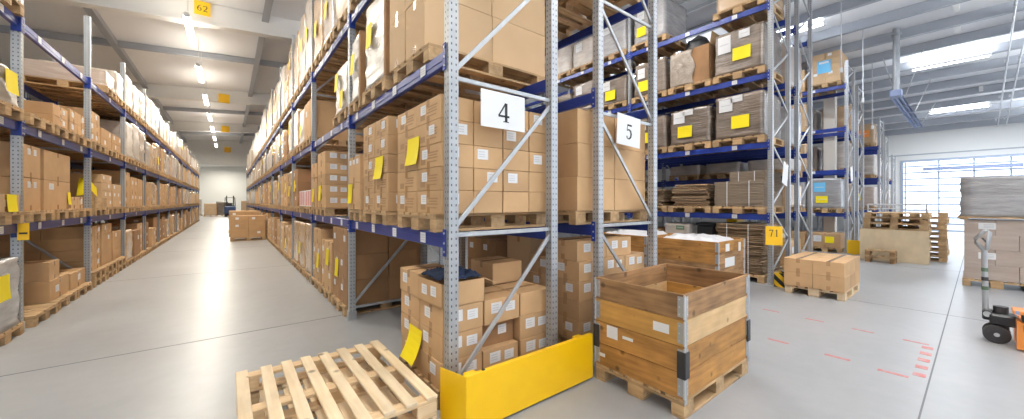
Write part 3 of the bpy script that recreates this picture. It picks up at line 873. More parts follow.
# second bay
w = 'floor, second bay, 4-sign rack'
pal4(5.8, -.002, 'near slot, '+w, tier=1)
stack(1.29, 5.34, e, -1, (.575, .445, .355), (2, 2, 3), 'near pallet, '+w, G4, lab='front', labp=1, m=CARDD, note=((0, 1, 1), ('-x', -.3, .3, .19, .27)), keep=True)
pal4(6.72, -.002, 'middle slot, '+w, tier=2)
stack(1.29, 6.34, e, -1, (.575, .38, .40), (2, 2, 2), 'middle pallet, '+w, G4, lab='front', labp=1, note=((0, 0, 1), ('-x', .4, .35, .19, .27)), keep=True)
pal4(7.55, -.002, 'far slot, '+w, tier=2)
stack(1.29, 7.17, e, -1, (.575, .38, .34), (2, 2, 2), 'far pallet, '+w, G4, lab='front', labp=1, note=((0, 0, 1), ('-x', .4, .1, .19, .27)))
carton((1.29+.3, 7.5, e+.69), (.6, .7, .27), 'large carton on top of the far pallet, '+w, G4, CARD)
w = 'low beam, second bay, 4-sign rack'
pal4(7.05, 1.36, 'middle slot, '+w, tier=2)
stack(1.275, 6.72, z1, -1, (.40, .66, .19), (3, 1, 5), 'middle pallet, '+w, G4, lab='end', labp=.9, lab2=True, note=((0, 0, 1), ('-x', .3, .3, .19, .27)), keep=True)
pal4(7.72, 1.36, 'far slot, '+w, tier=2, sy=.6)
carton((1.275+.29, 7.70, z1), (.58, .44, .55), 'tall carton under a small one, far slot, '+w, G4, CARD, note=('-x', .4, .4, .18, .25))
carton((1.27+.3, 7.64, z1+.552), (.62, .50, .26), 'small carton on a taller one, far slot, '+w, G4, CARD, [('-y', -.3, .5, .1, .08)])
w = 'mid beam, second bay, 4-sign rack'
pal4(5.7, 2.76, 'near slot, '+w, tier=2)
wrapped(1.86, 5.68, z2, (1.18, .74, .66), FILMW, 'white wrapped load with yellow notes, near slot, '+w, 'wrapped loads', notes=[('-x', .5, .72, .18, .26), ('-x', -.3, .25, .18, .26)])
w = 'top beam, second bay, 4-sign rack'
for i, (y, hh, m, tn) in enumerate(((5.72, 1.3, FILMC, 'tan'), (6.6, 1.55, FILMR, 'rosy'), (7.5, 1.6, FILMC, 'tan'))):
    pal4(y, 4.12, f'{("near","middle","far")[i]} slot, '+w, tier=2)
    wrapped(1.86, y, z3, (1.16, .8, hh), m, f'{tn} wrapped load, {("near","middle","far")[i]} slot, '+w, 'wrapped loads', notes=[('-x', .2, .35, .18, .27)] if i != 0 else [])

# ------------------------------------------------------------------ generic filling
def red_white(x, y, z, where, n=3):
    for k in range(n):
        o = thing('striped_package', f'{ORD[k]} red-striped white package, {where}', 'package', (x, y+k*.27, z), 0, 'red and white packages')
        b = MB(); b.cbox(-.25, .25, -.115, .115, 0, .34, PAPER, .01); b.build('body', o)
        for s_ in (-.06, .05):
            q = MB(); q.box(-.2525, -.25, s_-.025, s_+.025, .02, .32, RED); q.box(-.25, .25, s_-.02, s_+.02, .34, .342, RED); q.build('red_stripe', o)
LEVELW = ['floor', 'low beam', 'mid beam', 'top beam']
SLOTW = ['near', 'middle', 'far']
def slot_load(rackw, xc, xf, front, y0, w_, z, hmax, style, where, grp, tier=2, depth=1.16, notep=.4, rnd=random):
    """one pallet and what stands on it"""
    yc = y0+w_/2
    if style == 'none': return
    pallet(xc, yc, z, f'wooden pallet, {where}', 'pallets on the racks', tier=tier)
    zz = z+PH+.001
    ff = '-x' if front < 0 else '+x'
    note = [(ff, rnd.uniform(-.4, .4), rnd.uniform(.35, .7), .19, .27)] if rnd.random() < notep else []
    if style == 'empty': return
    if style[0] == 'w':
        m, tn = {'ww': (FILMW, 'white'), 'wc': (FILMC, 'tan'), 'wb': (FILMB, 'brown'), 'wg': (FILMG, 'grey'), 'wr': (FILMR, 'rosy')}[style]
        hh = hmax*rnd.uniform(.72, 1.0)
        wrapped(xc, yc, zz, (depth, w_-.03, hh), m, f'{tn} film-wrapped load, {where}', 'wrapped loads', notes=note)
    elif style == 'c1':
        hh = hmax*rnd.uniform(.55, .9)
        carton((xc, yc, zz), (depth, w_-.04, hh), f'one large carton, {where}', grp, rnd.choice((CARD, CARDD, CARDL)), [(ff, .3, .7, .14, .11)], note=note[0] if note else None)
    elif style == 'c2':   # two high, two wide
        dz = hmax*rnd.uniform(.36, .46)
        stack(xf, y0+.01, zz, front, (depth/2-.01, (w_-.03)/2, dz), (2, 2, 2), where, grp, m=rnd.choice((CARD, CARD, CARDL)), lab='front', note=((0, 0, 1), note[0]) if note else None)
    elif style == 'c3':
        dz = hmax*rnd.uniform(.26, .31)
        stack(xf, y0+.01, zz, front, (depth-.02, w_-.04, dz), (1, 1, 3), where, grp, m=rnd.choice((CARD, CARDD)), lab='both', note=((0, 0, 1), note[0]) if note else None)
    elif style == 'cf':   # low flat cartons
        stack(xf, y0+.01, zz, front, (depth/2, w_-.04, .17), (2, 1, 2), where, grp, lab='front')

rnd4 = random.Random(11)
# bays three to seven of the 4-sign rack
for bi in range(2, 7):
    ya = YS4[bi]
    for li, zl in enumerate([0.0]+LV):
        for si in range(3):
            where = f'{SLOTW[si]} slot, {LEVELW[li]}, {ORD[bi]} bay, 4-sign rack'
            y0 = ya+.07+si*.89
            hmax = (1.05, 1.0, .98, 1.75)[li]
            if li == 0: st = rnd4.choice(('c2', 'c3', 'c1', 'wc', 'c3'))
            elif li == 1: st = rnd4.choice(('c1', 'c2', 'c3', 'wc', 'ww'))
            elif li == 2: st = rnd4.choice(('ww', 'wc', 'wg', 'c1', 'ww'))
            else: st = rnd4.choice(('wc', 'wc', 'ww', 'wr'))
            if bi == 2 and li == 1 and si < 2:
                pallet(XC4, y0+.41, zl+.002, f'wooden pallet, {where}', 'pallets on the racks', tier=2)
                red_white(1.55, y0+.14, zl+.147, f'low beam, {SLOTW[si]} slot, third bay of the 4-sign rack')
                continue
            slot_load('', XC4, 1.28, -1, y0, .82, zl+(.002 if li else 0), hmax, st, where, G4, tier=2 if bi < 5 else 3, notep=.55 if li != 0 else .5, rnd=rnd4)
# far bays as one mass
rndf = random.Random(5)
def far_bays(ys, levels, xc, lab_h, mats3):
    for bi in range(len(ys)-1):
        for li, zl in enumerate([0.0]+levels):
            for si in range(3):
                y0 = ys[bi]+.07+si*.89; yc = y0+.41
                pallet(xc, yc, zl+.002, '', tier=4)
                hh = lab_h[li]*rndf.uniform(.65, 1)
                FAR_BOX.append(((xc, yc, zl+.15), (1.16, .76, hh), rndf.choice(mats3[li])))
far_bays(YS4[7:], LV, XC4, (1.0, 1.0, .95, 1.6), ((CARD, CARDD, FILMC), (CARD, FILMC, FILMG), (FILMW, FILMC, FILMG), (FILMW, FILMC, FILMW)))
LVL = [1.34, 2.58, 3.85]
XCL = -2.565
far_bays(YSL[8:], LVL, XCL, (1.0, .95, .95, .9), ((CARD, CARDD, FILMC), (CARD, FILMC, CARDL), (FILMW, FILMC, CARD), (FILMW, FILMC, FILMW)))

# ------------------------------------------------------------------ contents of the rack at the left edge
GL = 'cartons on the left edge rack'
def palL(y, lv, where, **kw): pallet(XCL, y, lv+.002, 'wooden pallet, '+where, 'pallets on the racks', **kw)
XF = -2.05
# nearest bay, only its far pallet in view
palL(6.74, -.002, 'on the floor at the left picture edge, under the grey load', tier=2)
wrapped(XCL, 6.74, e, (1.18, .8, .80), FILMG, 'grey film-wrapped load on the floor by the yellow-plated upright', 'wrapped loads', notes=[('+x', -.25, .62, .26, .28)])
palL(6.74, 1.34, 'low beam beside the yellow-plated upright', tier=2)
carton((-2.12, 6.72, 1.487), (.28, .7, .2), 'low pale carton with a yellow note, low beam by the yellow-plated upright', GL, CARDL, note=('+x', .35, .5, .24, .2))
for k in range(2):
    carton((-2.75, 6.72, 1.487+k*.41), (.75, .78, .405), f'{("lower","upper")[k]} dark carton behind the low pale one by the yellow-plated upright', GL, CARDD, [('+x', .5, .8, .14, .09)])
palL(6.74, 2.58, 'mid beam beside the first upright at the left edge', tier=2)
wrapped(XCL, 6.74, 2.727, (1.16, .78, .42), FILMW, 'white wrapped load with yellow note, mid beam, left picture edge', 'wrapped loads', notes=[('+x', .3, .62, .30, .26)], lumpy=.1)
palL(6.74, 3.85, 'top beam beside the first upright at the left edge', tier=2)
wrapped(XCL, 6.74, 3.997, (1.16, .78, .7), FILMW, 'white wrapped load on the top beam, left picture edge', 'wrapped loads')
# second bay of the left rack
w = 'floor, second bay, left edge rack'
pallet(-2.55, 7.80, 0, 'empty wooden pallet on the floor just past the yellow-plated upright', 'pallets on the racks', tier=1)
palL(8.68, -.002, 'middle slot, '+w, tier=1)
carton((XF-.56, 8.68, e), (1.12, .78, .30), 'big low carton under two small ones, middle slot, '+w, GL, CARD, [('-y', .3, .5, .16, .1), ('+x', -.3, .5, .14, .1)])
carton((XF-.22, 8.50, e+.302), (.42, .40, .27), 'small square carton near the aisle, middle slot, '+w, GL, CARD)
carton((XF-.72, 8.55, e+.302), (.5, .42, .34), 'small carton set further in, middle slot, '+w, GL, CARDD, [('-y', .2, .4, .14, .1)])
palL(9.54, -.002, 'far slot, '+w, tier=1)
carton((XF-.56, 9.54, e), (1.12, .78, .27), 'wide low carton, far slot, '+w, GL, CARD, [('+x', .1, .6, .12, .1)])
carton((XF-.75, 9.6, e+.272), (.7, .6, .06), 'flat tray lying on the wide low carton, far slot, '+w, GL, CARDL)
w = 'low beam, second bay, left edge rack'
palL(7.72, 1.34, 'near slot, '+w, tier=2); palL(8.62, 1.34, 'middle slot, '+w, tier=2); palL(9.5, 1.34, 'far slot, '+w, tier=2)
for k in range(2):
    carton((XF-.56, 7.64, 1.487+k*.43), (1.12, .62, .425), f'{("lower","upper")[k]} big carton, near slot, '+w, GL, CARD, [('+x', -.2, .8, .09, .08), ('+x', .4, .8, .09, .08)])
    carton((XF-.57, 8.60, 1.487+k*.43), (1.14, 1.06, .425), f'{("lower","upper")[k]} extra wide bulging carton, middle slot, '+w, GL, CARD, [('+x', -.5, .8, .18, .09)] if k == 0 else [],
           note=('+x', .85, .4, .14, .2) if k == 0 else None)
stack(XF, 9.2, 1.487, 1, (.5, .3, .2), (2, 2, 1), 'far slot, '+w, GL, lab='front', m=CARDL)
w = 'mid beam, second bay, left edge rack'
palL(7.72, 2.58, 'empty, near slot, '+w, tier=2); palL(8.62, 2.58, 'middle slot, '+w, tier=2); palL(9.52, 2.58, 'far slot, '+w, tier=2)
stack(XF, 8.40, 2.727, 1, (.6, .62, .17), (1, 1, 2), 'middle slot, '+w, GL, lab='both', labp=1)
stack(XF, 9.12, 2.727, 1, (.56, .39, .2), (2, 2, 2), 'far slot, '+w, GL, lab='front', labp=.6)
# third bay
w = 'floor, third bay, left edge rack'
for i, (y, tn) in enumerate(((10.5, 'near'), (11.4, 'middle'), (12.3, 'far'))):
    palL(y, -.002, f'lower of two, {tn} slot, '+w, tier=2); palL(y, PH-.001, f'upper of two, {tn} slot, '+w, tier=2)
    stack(XF, y-.38, 2*PH+.004, 1, (.56, .38, .21), (2, 2, (4, 4, 3)[i]), f'{tn} slot, '+w, GL, lab='front', labp=.5)
w = 'low beam, third bay, left edge rack'
def collar_box(x, y, z, label):
    o = thing('pallet_collar', label, 'pallet collar', (x, y, z), 0)
    b = MB(); b.cbox(-.6, -.578, -.4, .4, 0, .19, WOODY); b.build('end_board', o)
    b = MB(); b.cbox(.578, .6, -.4, .4, 0, .19, WOODY); b.build('end_board', o)
    for s_ in (-1, 1):
        b = MB(); b.cbox(-.576, .576, s_*.389-.011, s_*.389+.011, 0, .19, WOOD); b.build('side_board', o)
    return o
palL(10.52, 1.34, 'near slot, '+w, tier=2)
collar_box(XCL, 10.52, 1.488, 'single wooden pallet collar, near slot, '+w)
def yellow_sheet():
    o = thing('yellow_sheet', 'bent yellow plastic sheet leaning in the single pallet collar, third bay of left edge rack', 'plastic sheet', (XF-.06, 10.52, 1.735), .0)
    b = MB(); n = 10
    P = [(-.02*math.sin(i/n*PI)+.0, -.34+.075*i, .34*math.sin(min(1, i/4)*PI/2)*(1-.55*max(0, (i-4)/6))) for i in range(n+1)]
    for (x0, y0, z0), (x1, y1, z1) in zip(P, P[1:]):
        b.face([Vector((x0, y0, z0)), Vector((x1, y1, z1)), Vector((x1-.1, y1, z1-.02)), Vector((x0-.1, y0, z0-.02))], NOTE)
        b.face([Vector((x0, y0, z0)), Vector((x1, y1, z1)), Vector((x1+.01, y1, max(-.05, z1-.18))), Vector((x0+.01, y0, max(-.05, z0-.18)))], NOTE)
    q = b.build('sheet', o); q.modifiers.new('thick', 'SOLIDIFY').thickness = .003
yellow_sheet()
palL(11.42, 1.34, 'middle slot, '+w, tier=2)
stack(XF, 11.03, 1.487, 1, (.56, .38, .17), (2, 2, 4), 'middle slot, '+w, GL, lab='front', labp=.8, m=CARDL)
palL(12.3, 1.34, 'far slot, '+w, tier=2)
stack(XF, 11.92, 1.487, 1, (.56, .38, .17), (2, 2, 3), 'far slot, '+w, GL, lab='front', labp=.5, m=CARDL)
w = 'mid beam, third bay, left edge rack'
for i, n in enumerate((3, 2, 2)):
    palL(10.48+.9*i, 2.58, f'{SLOTW[i]} slot, '+w, tier=2)
    stack(XF, 10.1+.9*i, 2.727, 1, (.56, .38, .2), (2, 2, n), f'{SLOTW[i]} slot, '+w, GL, lab='front', labp=.5)
w = 'top beam, third bay, left edge rack'
for i, (st, hh) in enumerate((('none', 0), ('wr', .40), ('ww', .62))):
    slot_load('', XCL, XF, 1, 10.09+.89*i, .82, 3.852, hh, st, f'{SLOTW[i]} slot, '+w, GL, rnd=rnd4, notep=.2)
rndl = random.Random(23)
for bi in range(3, 8):
    ya = YSL[bi]
    for li, zl in enumerate([0.0]+LVL):
        for si in range(3):
            where = f'{SLOTW[si]} slot, {LEVELW[li]}, {ORD[bi]} bay, left edge rack'
            y0 = ya+.07+si*.89; hmax = (1.0, .95, .98, .95)[li]
            st = rndl.choice((('c2', 'c3', 'wc', 'c3', 'c1'), ('c2', 'c3', 'cf', 'wc', 'c2'), ('wc', 'ww', 'wr', 'c3'), ('wr', 'wc', 'ww', 'wc'))[li])
            slot_load('', XCL, XF, 1, y0, .82, zl+(.002 if li else 0), hmax, st, where, GL, tier=2 if bi < 5 else 3, notep=.18, rnd=rndl)
# goods in the rack hidden behind it
k = 0
for bi in range(1, 4):
    for li, zl in enumerate([0.0, 1.34, 2.58]):
        for si in range(3):
            y0 = YSL[bi]+.08+si*.89
            c = rndl.random()
            if li == 2 and bi < 2: continue
            pallet(-4.02, y0+.41, zl+.002, f'wooden pallet, {SLOTW[si]} slot, {LEVELW[li]}, {ORD[bi]} bay, hidden rack behind the left edge rack', 'pallets on the racks', tier=3)
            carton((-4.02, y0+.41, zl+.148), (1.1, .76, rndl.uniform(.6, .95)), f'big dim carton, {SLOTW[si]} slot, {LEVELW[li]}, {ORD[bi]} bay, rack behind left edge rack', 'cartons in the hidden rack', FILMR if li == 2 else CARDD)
# ------------------------------------------------------------------ rack with the 5 sign
G5 = 'cartons on the 5 sign rack'
XC5 = 3.50
pallet(3.47, 2.92, 1.362, 'wooden pallet under the big carton stack beneath the 5 sign', 'pallets on the racks', tier=1, sx=1.1)
stack(2.83, 2.51, 1.508, -1, (.62, .75, .352), (2, 1, 3), 'low beam stack beneath the 5 sign', G5, lab='front', labp=1, kinds=('large plain',), keep=True, m=CARD)
pallet(3.5, 2.92, 0, 'wooden pallet on the floor under the 5 sign stack', 'pallets on the racks', tier=1)
stack(2.86, 2.52, e, -1, (.40, .40, .205), (3, 2, 4), 'floor stack beneath the 5 sign', G5, lab='both', labp=.9, lab2=True, keep=True)
stack(2.87, 2.55, e+4*.207, -1, (.48, .42, .21), (2, 1, 1), 'uppermost of floor stack beneath the 5 sign', G5, lab='end', labp=1, lab2=True, keep=True, m=CARD)
carton((3.2, 3.75, .0), (.3, .5, 1.14), 'tall off-white carton standing on the floor behind the 5 sign stack', G5, CARDL)
pallet(3.56, 4.55, 0, 'wooden pallet on the floor, deep inside the rack of the 5 sign', 'pallets on the racks', tier=2)
stack(2.97, 4.16, e, -1, (.56, .38, .3), (2, 2, 3), 'deep floor stack, 5-sign rack', G5, m=CARDD, lab='front')
for i, y in enumerate((3.0, 3.87, 4.73)):
    pallet(3.56, y, 4.122, f'wooden pallet, {ORD[i]} on the top beam above the 5 sign', 'pallets on the racks', tier=2)
    wrapped(3.56, y, 4.268, (1.14, .78, 1.2), FILMC, f'tan wrapped load, {ORD[i]} on the top beam above the 5 sign', 'wrapped loads')
for i, y in enumerate((3.87, 4.73)):
    pallet(3.56, y, 1.362, f'wooden pallet, {ORD[i+1]} on the low beam in the rack of the 5 sign', 'pallets on the racks', tier=2)
    wrapped(3.56, y, 1.508, (1.1, .76, .95), FILMC, f'tan wrapped load, {ORD[i+1]} on the low beam in the rack of the 5 sign', 'wrapped loads')

# ------------------------------------------------------------------ rack with the 71 plate
XC6 = 8.825; X6F = 8.22
def pal6(y, z, where, **kw): pallet(XC6, y, z+.002, 'wooden pallet, '+where, 'pallets on the racks', sy=1.2, **kw)
slots6 = [(2.985, .94), (3.99, .94), (4.99, .90)]
SL6 = ['near the 71 plate', 'second from the 71 plate', 'third from the 71 plate']
nb = lambda cy, cz, w=.33, h=.26: ('-x', cy, cz, w, h)
zA = 4.14+.147
W6 = 'wrapped loads on the 71 plate rack'
# second beam from top
for i, (y, wd) in enumerate(slots6):
    pal6(y, 4.14, f'fourth level, {SL6[i]}', tier=2)
wrapped(XC6, slots6[0][0], zA, (1.14, .94, .88), FILMB, 'brown strapped load with white sheets and yellow note, fourth level, nearest the 71 plate', W6, notes=[nb(-.15, .42)],
        papers=[('-x', .55, .72, .25, .36), ('-x', -.25, .86, .2, .16)])
wrapped(XC6, slots6[2][0], zA, (1.12, .86, .82), FILMB, 'brown wrapped load, fourth level, third from the 71 plate', W6, notes=[nb(.3, .3)], papers=[('-x', .5, .7, .2, .25)])
def open_big_carton(x, y, z):
    o = thing('open_carton', 'large open carton in loose film, fourth level, second from the 71 plate', 'carton', (x, y, z), 0)
    dx, dy, dz, t = 1.1, .88, .80, .012
    b = MB()
    for r in ((-dx/2, dx/2, -dy/2, dy/2, 0, t), (-dx/2, -dx/2+t, -dy/2, dy/2, 0, dz), (dx/2-t, dx/2, -dy/2, dy/2, 0, dz), (-dx/2, dx/2, -dy/2, -dy/2+t, 0, dz), (-dx/2, dx/2, dy/2-t, dy/2, 0, dz)):
        b.box(*r, CARDD)
    b.build('body', o)
    f = MB(); f.box(-dx/2+.02, dx/2-.02, 0, .26, -.004, .004, CARD); q = f.build('flap', o, (0, -dy/2, dz)); q.rotation_euler = (PI/2+.15, 0, 0)
    # torn film skin over the far half of the aisle face
    bm = bmesh.new(); bmesh.ops.create_grid(bm, x_segments=14, y_segments=14, size=.5)
    for v in bm.verts:
        px, py = v.co.x+.5, v.co.y+.5
        n = noise.noise(Vector((px*4, py*9, 2)))
        cut = .62+.2*noise.noise(Vector((py*3, 1, 1)))
        v.co = Vector((-dx/2-.012-.012*(1+n), dy/2 - px*dy*cut, py*dz*.98))
    me = bpy.data.meshes.new('film'); bm.to_mesh(me); bm.free(); me.materials.append(FILMW)
    me.polygons.foreach_set('use_smooth', [True]*len(me.polygons))
    me.materials.clear(); me.materials.append(FILMT); q = link('torn_film', me, o); q.modifiers.new('thick', 'SOLIDIFY').thickness = .002
    # black bag inside
    bm = bmesh.new(); bmesh.ops.create_icosphere(bm, subdivisions=3, radius=1)
    for v in bm.verts:
        n = noise.noise(v.co*2.1)*.25+noise.noise(v.co*5)*.08
        v.co = Vector((v.co.x*.22*(1+n), v.co.y*.27*(1+n), v.co.z*.27*(1+n)))
    me = bpy.data.meshes.new('bag'); bm.to_mesh(me); bm.free(); me.materials.append(BLACK)
    me.polygons.foreach_set('use_smooth', [True]*len(me.polygons))
    q = link('black_bag', me, None, (x-.20, y-.02, z+.90), 0, 'black plastic bag bulging out of the large open carton', 'bag')
open_big_carton(XC6, slots6[1][0], zA)
# top level
pal6(2.985, 5.50, 'fifth level, above the 71 plate', tier=2); pal6(4.99, 5.50, 'fifth level, far end of first bay by the 71 plate', tier=2)
wrapped(XC6, 2.95, 5.647, (1.14, .94, .6), FILMC, 'pale tan wrapped load, fifth level, above the 71 plate', W6)
wrapped(XC6, 5.0, 5.647, (1.12, .88, .95), FILMG, 'grey wrapped load, yellow note, fifth level, far end of first bay near 71 plate', W6, notes=[nb(.45, .3, .26, .24)], papers=[('-x', .5, .75, .2, .25)])
zB = 2.78+.147
for i, (y, wd) in enumerate(slots6):
    pal6(y, 2.78, f'third level, {SL6[i]}', tier=2)
    hh = (.90, .80, .78)[i]
    wrapped(XC6, y, zB, (1.14, wd-.02, hh), FILMB, f'brown strapped load with yellow note, third level, {SL6[i]}', W6, notes=[nb((-.1, .2, .3)[i], .36)],
            papers=[('-x', .5, .78, .26, .26), ('-x', .05, .9, .22, .13)] if i < 2 else [('-x', .4, .75, .2, .2)])
zC = 1.36+.147
for i, (y, wd) in enumerate(slots6): pal6(y, 1.36, f'second level, {SL6[i]}', tier=2)
FG = 'folded cardboard on the 71 plate rack'
flats(XC6, slots6[0][0], zC, (1.12, .93, .52), 'neat strapped pile of folded cardboard, second level, nearest the 71 plate', FG, 16, FLATE, .006, 1)
flats(XC6+.05, slots6[0][0]-.12, zC+.524, (1.0, .66, .2), 'smaller cardboard pile lying on top of the neat strapped one', FG, 7, FLATE, .006, 2)
flats(XC6, slots6[1][0], zC, (1.1, .86, .50), 'ragged sagging pile of folded cardboard, second level, second from the 71 plate', FG, 9, FLAT, .035, 3, False)
flats(XC6, slots6[2][0], zC, (1.1, .78, .40), 'low ragged pile of folded cardboard, second level, third from the 71 plate', FG, 8, FLAT, .035, 4, False)
# floor under it
pal6(2.99, -.002, 'floor, nearest the 71 plate', tier=2)
flats(XC6, 2.99, e, (1.12, .90, 1.0), 'tall dark pile of folded cardboard on the floor beside the 71 plate', FG, 26, FLAT, .02, 5)
pal6(3.99, -.002, 'floor, second from the 71 plate', tier=2)
b = MB(); o = thing('storage_bin', 'dark plastic bin on the floor level behind the sheeted crate', 'bin', (XC6-.2, 3.72, e))
b.cbox(-.2, .2, -.18, .18, 0, .92, BIN, .03); b.build('bin_body', o); b = MB(); b.cbox(-.22, .22, -.2, .2, .92, .99, BIN, .02); b.build('lid', o)
wrapped(XC6-.15, 4.32, e, (.7, .62, .95), FILMW, 'white bundle with green print behind the sheeted crate', W6, papers=[('-x', -.3, .9, .2, .1, GREENT), ('-x', .2, .6, .3, .22, BLUEPAPER)])
pal6(4.99, -.002, 'floor, third from the 71 plate', tier=2)
carton((X6F+.45, 5.05, e), (.9, .7, .8), 'brown carton on the floor, third from the 71 plate', 'cartons behind the sheeted crate', CARDD)
carton((9.06, 3.32, e+1.005), (.42, .22, .1), 'flat yellowish carton on the tall dark cardboard pile', 'cartons behind the sheeted crate', YEL)
# second bay
for li, (zl, hh) in enumerate(((1.36, .8), (2.78, .8), (4.14, .85), (5.5, .95))):
    for si in range(3):
        y0 = 5.64+si*1.0
        st = (('wb', 'wg', 'wb'), ('wb', 'wb', 'wg'), ('wb', 'wb', 'wb'), ('wg', 'ww', 'ww'))[li][si]
        m, tn = {'ww': (FILMW, 'white'), 'wb': (FILMB, 'brown'), 'wg': (FILMG, 'grey')}[st]
        wh = f'{("second","third","fourth","fifth")[li]} level, {SLOTW[si]} slot, second bay of the 71 plate rack'
        pal6(y0+.46, zl, wh, tier=2)
        wrapped(XC6, y0+.46, zl+.147, (1.14, .9, hh*(.8+.2*((si+li) % 2))), m, f'{tn} wrapped load, {wh}', W6, notes=[nb(.1, .35)] if li in (1, 2) else [], papers=[('-x', .4, .75, .24, .24)] if li in (1, 2, 3) else [])
# rack behind it
GB = 'loads behind the 71 plate rack'
for i, y in enumerate((2.98, 3.98, 4.95)):
    for zl, m, tn, lw, hh in ((2.2, FILMW, 'white', 'narrow', .26), (1.36, FILMC, 'tan', 'low', .5), (2.78, FILMG, 'grey', 'mid', .85), (4.14, FILMR, 'rosy', 'high', .95)):
        pallet(10.505, y, zl+.002, f'wooden pallet, {lw} level, {ORD[i]} slot, back-to-back rack behind the 71 plate', 'pallets on the racks', tier=3)
        wrapped(10.505, y, zl+.147, (1.1, .84, hh), m, f'{tn} wrapped load, {lw} level, {ORD[i]} slot, rack behind the 71 plate', GB)
    pallet(10.505, y, 0, f'wooden pallet, floor, {ORD[i]} slot, back-to-back rack behind the 71 plate', 'pallets on the racks', tier=3)
    carton((10.505, y, e), (1.0, .78, .55), f'brown carton, floor, {ORD[i]} slot, rack behind the 71 plate', GB, CARD, [('-y', -.2, .6, .2, .14)])

# ------------------------------------------------------------------ rack beside the cream column
def rackload(xc, y, z, d, m, label, pl, papers=(), lumpy=0, notes=()):
    pallet(xc, y, z+.002, pl, 'pallets on the racks', tier=3)
    return wrapped(xc, y, z+.147, d, m, label, 'loads on racks near the door', papers=papers, lumpy=lumpy, notes=notes)
xc = 15.65
P8 = 'wooden pallet, {} level, {} slot, rack beside the cream column'
for i, y in enumerate((2.93, 3.83, 4.73)):
    sl = SLOTW[i]
    # top level: cartons
    pallet(xc, y, 5.282, P8.format('top', sl), 'pallets on the racks', tier=3)
    if i < 2: stack(15.08, y-.38, 5.428, -1, (.37, .37, .19), (3, 2, 5 if i == 0 else 3), f'{sl} slot, top level, rack beside the cream column', 'cartons near the door', m=CARDL, lab='front', labp=.3)
    if i: rackload(xc, y, 3.95, (.9, .8, .8), FILMC, f'dim tan load, high level, {sl} slot, rack beside the cream column', P8.format('high', sl))
    if i: rackload(xc, y, 2.62, (.9, .8, .8), FILMC, f'tan load, middle level, {sl} slot, rack beside the cream column', P8.format('middle', sl))
    rackload(xc, y, 1.25, (1.1, .8, .95), FILMG, f'lumpy grey sacks in film, low level, {sl} slot, rack beside the cream column', P8.format('low', sl), lumpy=.12,
             papers=[('-x', .35, .72, .3, .3, BLUEPAPER), ('-x', .2, .3, .3, .22, NOTE)] if i == 0 else ())
    pallet(xc, y, 0, P8.format('floor', sl), 'pallets on the racks', tier=3)
    carton((xc-.1, y, e), (.9, .75, .45), f'brown carton, floor, {sl} slot, rack beside the cream column', 'cartons near the door', CARD, [('-x', .5, .6, .2, .2)], note=('-x', -.3, .55, .22, .2) if i == 0 else None)
b = MB(); o = thing('blue_sheet', 'light blue paper sheet stuck on the top level cartons beside the cream column', 'paper sheet', (15.062, 2.95, 5.95))
b.cbox(-.004, .004, -.17, .17, -.2, .2, BLUEPAPER, .001); b.build('sheet', o)
b = MB(); b.box(-.008, -.004, -.12, .12, .1, .16, PAPER); b.build('printed_band', o)
for rk, (xx, tops, m1) in enumerate(((21.95, (3.95, 2.62, 1.25), 0), (17.26, (2.62, 1.25, 3.95), 1), (23.47, (2.62, 1.25), 1), (25.95, (1.25, 2.62), 1))):
    nm = ('front rack of the second last row', 'rack right behind the cream column', 'rear rack of the second last row', 'rack closest to the bright door')[rk]
    for li, zl in enumerate(tops):
        for si in range(2):
            y = 2.95+.92*si
            lw = {3.95: 'high', 2.62: 'middle', 1.25: 'low'}[zl]
            m, tn = ((FILMC, 'tan'), (FILMW, 'white'), (FILMR, 'rosy'))[(li+si+rk) % 3]
            rackload(xx, y, zl, (1.0, .8, .85), m, f'{tn} wrapped load, {lw} level, {SLOTW[si]} slot, {nm}', f'wooden pallet, {lw} level, {SLOTW[si]} slot, {nm}',
                     papers=[('-x', 0, .5, .5, .3, ORANGE)] if rk == 0 and zl == 3.95 and si == 0 else [('-x', .2, .5, .3, .3, NOTE)] if rk == 0 and zl == 1.25 else [])

# ------------------------------------------------------------------ signs
STROKES = {
 '4': [([(.66, 1.0), (.36, .65), (.06, .31)], .085), ([(.04, .30), (.98, .30)], .11), ([(.70, 1.0), (.70, .03)], .17), ([(.46, .02), (.94, .02)], .05)],
 '5': [([(.24, .94), (.90, .94)], .13), ([(.26, .98), (.20, .54)], .06), ([(.18, .54), (.34, .63), (.55, .63), (.74, .54), (.82, .36), (.76, .16), (.58, .04), (.38, .02), (.22, .08)], [.05, .09, .13, .17, .19, .17, .12, .08, .07]), ([(.14, .13), (.27, .13)], .14)],
 '7': [([(.06, .92), (.92, .92)], .15), ([(.10, .98), (.07, .78)], .06), ([(.88, .94), (.55, .45), (.42, .0)], [.10, .13, .16])],
 '1': [([(.5, 1), (.5, .02)], .16), ([(.25, .86), (.52, .99)], .07), ([(.24, .02), (.76, .02)], .06)],
 '6': [([(.80, .98), (.45, .85), (.22, .55), (.18, .30), (.32, .07), (.52, .02), (.74, .10), (.83, .30), (.73, .50), (.52, .57), (.30, .48), (.22, .36)], [.06, .10, .15, .17, .13, .08, .12, .16, .13, .08, .08, .06])],
 '2': [([(.15, .72), (.22, .90), (.48, .98), (.72, .90), (.78, .70), (.62, .45), (.14, .06)], [.12, .10, .08, .14, .16, .13, .08]), ([(.12, .06), (.88, .06)], .14)],
}
